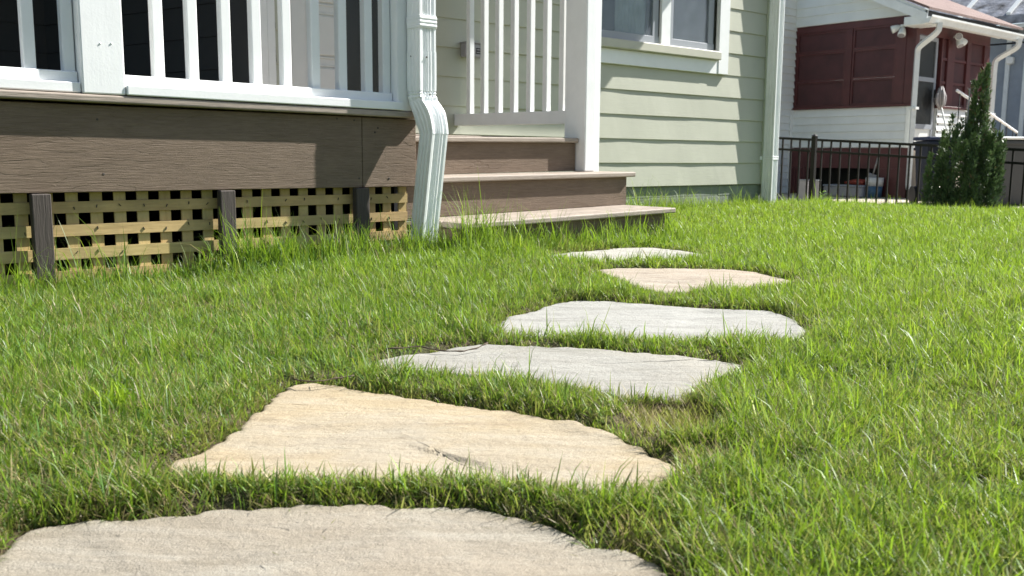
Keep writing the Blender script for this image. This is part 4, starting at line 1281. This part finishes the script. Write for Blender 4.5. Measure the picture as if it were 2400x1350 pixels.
# ================================================================== TWIGS
def twig(px, lift, label, r=.0016):
    pts = []
    for (x_, y_, l_) in px:
        q = onG(x_, y_); q = Vector((q.x, q.y, g(q.x, q.y)+.017+l_)); pts.append(q)
    o = thing('twig', tuple(pts[0]), label, 'twig')
    sm = []
    for i in range(len(pts)-1):
        for t in (0, .25, .5, .75): sm.append(pts[i].lerp(pts[i+1], t)+Vector((0, 0, .0006*math.sin(i*7+t*9))))
    sm.append(pts[-1])
    tube('stem', M_TWIG, o, sm, [r*(1+.3*math.sin(k*1.7)) for k in range(len(sm))], 6)
    return o, sm
o, sm = twig([(905,842,.006),(985,836,.006),(1030,844,.004),(1080,846,.004),(1115,841,.006),(1143,834,.012)], .01, 'long thin bent twig lying on the pale grey flagstone')
o, sm = twig([(690,912,.002),(715,918,.003),(750,918,.003),(790,913,.005),(830,908,.006)], .01, 'dark forked twig at the pointed corner of the golden flagstone', .0013)
tube('side_shoot', M_TWIG, o, [tuple(sm[8]), tuple(sm[8]+Vector((.012,.01,.008))), tuple(sm[8]+Vector((.02,.022,.010)))], .0008, 5)

# ================================================================== GRASS
def sample(n, s0, s1, marg=1.18):
    """points on the lawn between depths s0 and s1, inside the widened view wedge"""
    out = []
    got = 0
    while got < n:
        k = n*2
        s = np.sqrt(rng.random(k)*(s1**2-s0**2)+s0**2)
        h = (rng.random(k)*2-1)*(1200/F_PX)*marg
        x = fw.x/math.cos(PIT)*s + rt.x*h*s; y = fw.y/math.cos(PIT)*s + rt.y*h*s
        ok = np.ones(k, bool)
        ok &= ~((y > YF+.06) & (x < 2.23))
        ok &= ~((x > 2.30) & (x < 3.57) & (y > 3.0))
        ok &= ~((y > YW-.01) & (x > 2.2) & (x < 6.98))
        for P in STONES: ok &= ~inside(P, x, y, .004)
        tf = vnoise(x, y, 34, 77)*.6+vnoise(x, y, 13, 78)*.4
        ok &= rng.random(k) < np.clip((tf-.22)*3.2, .12, 1)
        db = np.sqrt((x-bare.x)**2+(y-bare.y)**2)
        ok &= ~((db < .085+.04*vnoise(x, y, 20, 3)) & (rng.random(k) < .985))
        for q, r_, pr in ((bareA, .035, .9), (bareB, .055, .985), (bareC, .06, .99)): ok &= ~((np.sqrt((x-q.x)**2+(y-q.y)**2) < r_) & (rng.random(k) < pr))
        db = np.sqrt(((x-bare3.x))**2+(y-bare3.y)**2)
        ok &= ~((db < .06) & (rng.random(k) < .8))
        db = np.sqrt((x-bare2.x)**2+(y-bare2.y)**2)
        ok &= ~((db < .05) & (rng.random(k) < .8))
        x, y = x[ok], y[ok]
        out.append(np.stack([x, y], 1)); got += len(x)
    return np.concatenate(out)[:n]

def blades(P, Lmu, Lsd, wid, nseg, kind, name='grass'):
    n = len(P); x, y = P[:,0], P[:,1]
    z = soil(x, y)-.004
    s = .65*x+.76*y
    ed = edge_dist(x, y)
    clump = vnoise(x, y, 9, 21); big = vnoise(x, y, 1.3, 22); mid = vnoise(x, y, 4, 23)
    L = np.clip(rng.normal(Lmu, Lsd, n), Lmu*.3, Lmu*2.1)*(.55+.85*clump)*(.75+.5*mid)
    # taller by the lattice, the steps and the wall; shorter beside the stones
    nearw = np.maximum(sst(2.75, 3.2, y)*(x < 2.3), sst(4.35, 4.68, y)*(x > 3.4))
    nearst = ((x > 2.2) & (x < 3.7) & (y > 2.78))*1.0
    L = L*(1+(.10+.6*(rng.random(n) < .2))*nearw+.4*nearst)
    L = L*np.where(ed < .05, .72, 1)
    az = rng.random(n)*2*math.pi
    # mild common lean so that tufts read
    az = np.where(rng.random(n) < .15, math.radians(150)+rng.normal(0, .8, n)+clump*3, az)
    lean = rng.uniform(.05, 1.35, n)**1.1 if kind != 'straw' else rng.uniform(.9, 1.5, n)
    if kind == 'mid':
        lying = rng.random(n) < .50
        lean = np.where(lying, rng.uniform(1.0, 2.4, n), lean)
    if kind == 'mat': lean = rng.uniform(1.3, 2.9, n)
    if kind == 'long': lean = np.abs(rng.normal(.45, .3, n))
    curl = rng.uniform(-.25, .9, n) if kind != 'straw' else rng.uniform(-.3, .5, n)
    dx, dy = np.cos(az), np.sin(az)
    faz = az+math.pi/2+rng.normal(0, .5, n)
    wx_, wy_ = np.cos(faz), np.sin(faz)
    W = wid*(.6+.8*rng.random(n))
    npt = 2*nseg+1
    V = np.empty((n, npt, 3), np.float32)
    cxp = np.zeros(n); cyp = np.zeros(n); czp = np.zeros(n)
    ang = lean*.55
    z = z+(rng.random(n)**1.5*(.017 if kind == 'mat' else .014 if kind == 'straw' else .004))*(ed > .015)
    prof_ = {2: (1.0, .85), 3: (.85, 1.0, .7)}[nseg]
    for k in range(nseg):
        w2 = W*.5*prof_[k]
        V[:, 2*k, 0] = x+cxp-wx_*w2; V[:, 2*k, 1] = y+cyp-wy_*w2; V[:, 2*k, 2] = z+czp
        V[:, 2*k+1, 0] = x+cxp+wx_*w2; V[:, 2*k+1, 1] = y+cyp+wy_*w2; V[:, 2*k+1, 2] = z+czp
        st_ = L/nseg
        cxp = cxp+np.sin(ang)*dx*st_; cyp = cyp+np.sin(ang)*dy*st_; czp = czp+np.cos(ang)*st_
        ang = np.clip(ang+np.where(lean > 1, .02, lean*.25)+curl*(k+1)*.26, -.2, 2.1)
    czp = np.where(kind == 'mid', np.maximum(czp, .003), np.maximum(czp, -.004))
    V[:, 2*nseg, 0] = x+cxp; V[:, 2*nseg, 1] = y+cyp; V[:, 2*nseg, 2] = z+czp
    # faces
    base = (np.arange(n)*npt)[:, None]
    tri = []
    for k in range(nseg-1):
        tri += [(2*k, 2*k+1, 2*k+3), (2*k, 2*k+3, 2*k+2)]
    tri.append((2*nseg-2, 2*nseg-1, 2*nseg))
    tri = np.array(tri).reshape(-1)
    I = (base+tri[None, :]).reshape(-1, 3)
    # colour: age and tone vary by tuft; backlit yellow painted in to the right
    u = rng.random(n)
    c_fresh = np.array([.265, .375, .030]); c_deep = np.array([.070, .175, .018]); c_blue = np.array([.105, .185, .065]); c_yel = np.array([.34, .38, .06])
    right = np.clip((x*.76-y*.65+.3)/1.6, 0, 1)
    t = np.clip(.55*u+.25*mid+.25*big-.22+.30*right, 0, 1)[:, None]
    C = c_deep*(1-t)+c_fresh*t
    # bluer left and yellower right: the fall of sunlight put into the blade colour
    left = np.clip(1-(x*.76-y*.65+.25)/.9, 0, 1)*sst(4.2, 2.4, s)*.75
    isb = (rng.random(n) < .14+.35*left)[:, None]; C = np.where(isb, C*.45+c_blue*.55, C)
    isy = (rng.random(n) < .07+.10*right)[:, None]; C = np.where(isy, c_yel*(.8+.4*rng.random(n))[:, None], C)
    # a share of paler blades: grey-green highlights put into the colour
    isp = (rng.random(n) < .16)[:, None]; C = np.where(isp, C*.4+np.array([.27,.31,.17])*.6, C)
    pdead = .04+.16*sst(.42, .25, mid)+.30*(ed < .02)+.16*(ed < .06)
    isd = (rng.random(n) < pdead)[:, None]; C = np.where(isd, np.array([.30,.235,.12])*(.5+.7*rng.random(n))[:, None], C)
    if kind == 'straw': C = np.array([.36,.29,.16])*(.4+.8*rng.random(n))[:, None]+np.array([.03,0,-.01])
    C = C*(.55+.95*rng.random(n)**1.4)[:, None]
    col4 = np.ones((n, npt, 4), np.float32); col4[:, :, :3] = C[:, None, :]
    # pale sheath at the base of a blade
    col4[:, 0:2, :3] = col4[:, 0:2, :3]*.6+np.array([.20,.19,.09])*.4
    return V.reshape(-1, 3), I, col4.reshape(-1, 4)

def build_grass(name, sets, label):
    Vs, Is, Cs = [], [], []; off = 0
    for V_, I_, C_ in sets:
        Vs.append(V_); Is.append(I_+off); Cs.append(C_); off += len(V_)
    V_ = np.concatenate(Vs); I_ = np.concatenate(Is).astype(np.int32); C_ = np.concatenate(Cs)
    me = bpy.data.meshes.new(name)
    me.vertices.add(len(V_)); me.vertices.foreach_set('co', V_.astype(np.float32).ravel())
    me.loops.add(len(I_)*3); me.loops.foreach_set('vertex_index', I_.ravel())
    me.polygons.add(len(I_)); me.polygons.foreach_set('loop_start', np.arange(0, len(I_)*3, 3, dtype=np.int32))
    try: me.polygons.foreach_set('loop_total', np.full(len(I_), 3, np.int32))
    except Exception: pass
    me.polygons.foreach_set('use_smooth', np.ones(len(I_), bool))
    a_ = me.attributes.new('tint', 'FLOAT_COLOR', 'POINT'); a_.data.foreach_set('color', C_.astype(np.float32).ravel())
    me.materials.append(M_GRASS)
    me.update(calc_edges=True); me.validate()
    o = link(name, me)
    tag(o, label, 'grass', kind='stuff')
    return o
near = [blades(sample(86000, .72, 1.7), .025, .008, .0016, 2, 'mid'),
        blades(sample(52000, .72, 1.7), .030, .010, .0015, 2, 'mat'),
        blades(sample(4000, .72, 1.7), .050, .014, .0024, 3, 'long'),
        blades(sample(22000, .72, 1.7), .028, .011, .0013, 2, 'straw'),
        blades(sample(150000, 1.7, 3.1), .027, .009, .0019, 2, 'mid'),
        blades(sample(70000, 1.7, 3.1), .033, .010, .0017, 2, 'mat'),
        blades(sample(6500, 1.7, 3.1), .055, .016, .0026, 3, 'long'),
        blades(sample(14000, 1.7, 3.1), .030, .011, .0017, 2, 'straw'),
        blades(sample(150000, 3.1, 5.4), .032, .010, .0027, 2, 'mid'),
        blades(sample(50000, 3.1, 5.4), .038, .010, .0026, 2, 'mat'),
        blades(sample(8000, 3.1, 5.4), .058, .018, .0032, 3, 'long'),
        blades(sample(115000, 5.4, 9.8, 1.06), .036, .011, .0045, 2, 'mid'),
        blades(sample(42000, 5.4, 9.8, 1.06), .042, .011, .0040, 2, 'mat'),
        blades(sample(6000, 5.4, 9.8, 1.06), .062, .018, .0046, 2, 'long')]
for c_, r_, n_ in ((bare, .085, 1500), (bareB, .05, 500), (bareC, .055, 600), (bare3, .06, 500), (bare2, .05, 400)):
    q_ = rng.normal(0, r_*.55, (n_, 2))+np.array([c_.x, c_.y])
    near.append(blades(q_, .026, .010, .0013, 2, 'straw'))
# the lawn goes on beside and behind the camera, a little coarser
k_ = 520000
ox = rng.random(k_)*12.5-3.2; oy = rng.random(k_)*8.7-5.5
zc_ = ox*math.cos(YAW)+oy*math.sin(YAW); xc_ = (ox*math.sin(YAW)-oy*math.cos(YAW)); rr_ = np.abs(xc_)/np.maximum(zc_, 1e-3)
keep = ~((zc_ > .72) & (rr_ < 1200/F_PX*1.15)) & ~((oy > YF+.04) & (ox < 2.23))
keep &= rng.random(k_) < np.where((zc_ > .1) & (rr_ < 1.25), 1.0, .10)
for P in STONES: keep &= ~inside(P, ox, oy, .004)
outp = np.stack([ox, oy], 1)[keep][:92000]
near.append(blades(outp[:70000], .040, .011, .0085, 2, 'mid'))
near.append(blades(outp[70000:], .042, .011, .0075, 2, 'mat'))
# blades hanging over the rims of the slabs
ea = sample(90000, .72, 4.6); ed_ = edge_dist(ea[:,0], ea[:,1]); ea = ea[(ed_ < .035) & (np.sqrt((ea[:,0]-bare.x)**2+(ea[:,1]-bare.y)**2) > .12) & (np.sqrt((ea[:,0]-bareB.x)**2+(ea[:,1]-bareB.y)**2) > .07)]
near.append(blades(ea[:7000], .040, .013, .0020, 3, 'mid'))
near.append(blades(ea[9000:14000], .036, .012, .0016, 2, 'straw'))
# dry clippings lying on the slabs
for P_, n_ in zip(STONES, (26, 22, 16, 12, 8, 5)):
    c_ = P_.mean(0); w_ = rng.random((n_, 1))**.45*.97
    q_ = c_+(P_[rng.integers(0, len(P_), n_)]-c_)*w_
    V_, I_, C_ = blades(q_, .013, .006, .0012, 2, 'straw')
    dz = ground(q_[:,0], q_[:,1])+.010-soil(q_[:,0], q_[:,1])
    V_ = V_.reshape(n_, -1, 3); V_[:, :, 2] = ground(q_[:,0], q_[:,1])[:, None]+.014+rng.random((n_, 1))*.002
    near.append((V_.reshape(-1, 3), I_, C_*np.array([.5,.5,.5,1])))
# a tuft of brighter, broader weed grass left of the path
lt = onG(270, 985)
V_, I_, C_ = blades(rng.normal(0, .014, (34, 2))+np.array([lt.x, lt.y]), .055, .012, .0036, 3, 'long')
C_[:, :3] = C_[:, :3]*.2+np.array([.34, .48, .03])*.8
near.append((V_, I_, C_))
# unmown blades the mower misses, along the lattice, the steps and the wall
def along(a, b, n, spread):
    t = rng.random(n)[:, None]
    return np.array(a)*(1-t)+np.array(b)*t+np.stack([rng.normal(0, spread, n), -np.abs(rng.normal(0, spread, n))], 1)
for a_, b_, n_, sp_, L_ in (((.2, 3.16), (2.2, 3.16), 1300, .05, .078), ((2.05, 3.04), (2.35, 2.95), 320, .06, .11), ((2.3, 2.97), (3.6, 2.97), 700, .05, .08), ((3.7, 4.66), (6.2, 4.66), 1300, .05, .095), ((6.2, 4.66), (6.75, 4.66), 160, .05, .07), ((1.35, 3.12), (2.15, 3.06), 1300, .06, .100), ((3.64, 3.1), (3.75, 4.6), 300, .05, .09)):
    near.append(blades(along(a_, b_, n_, sp_), L_, .03, .0030, 3, 'long'))
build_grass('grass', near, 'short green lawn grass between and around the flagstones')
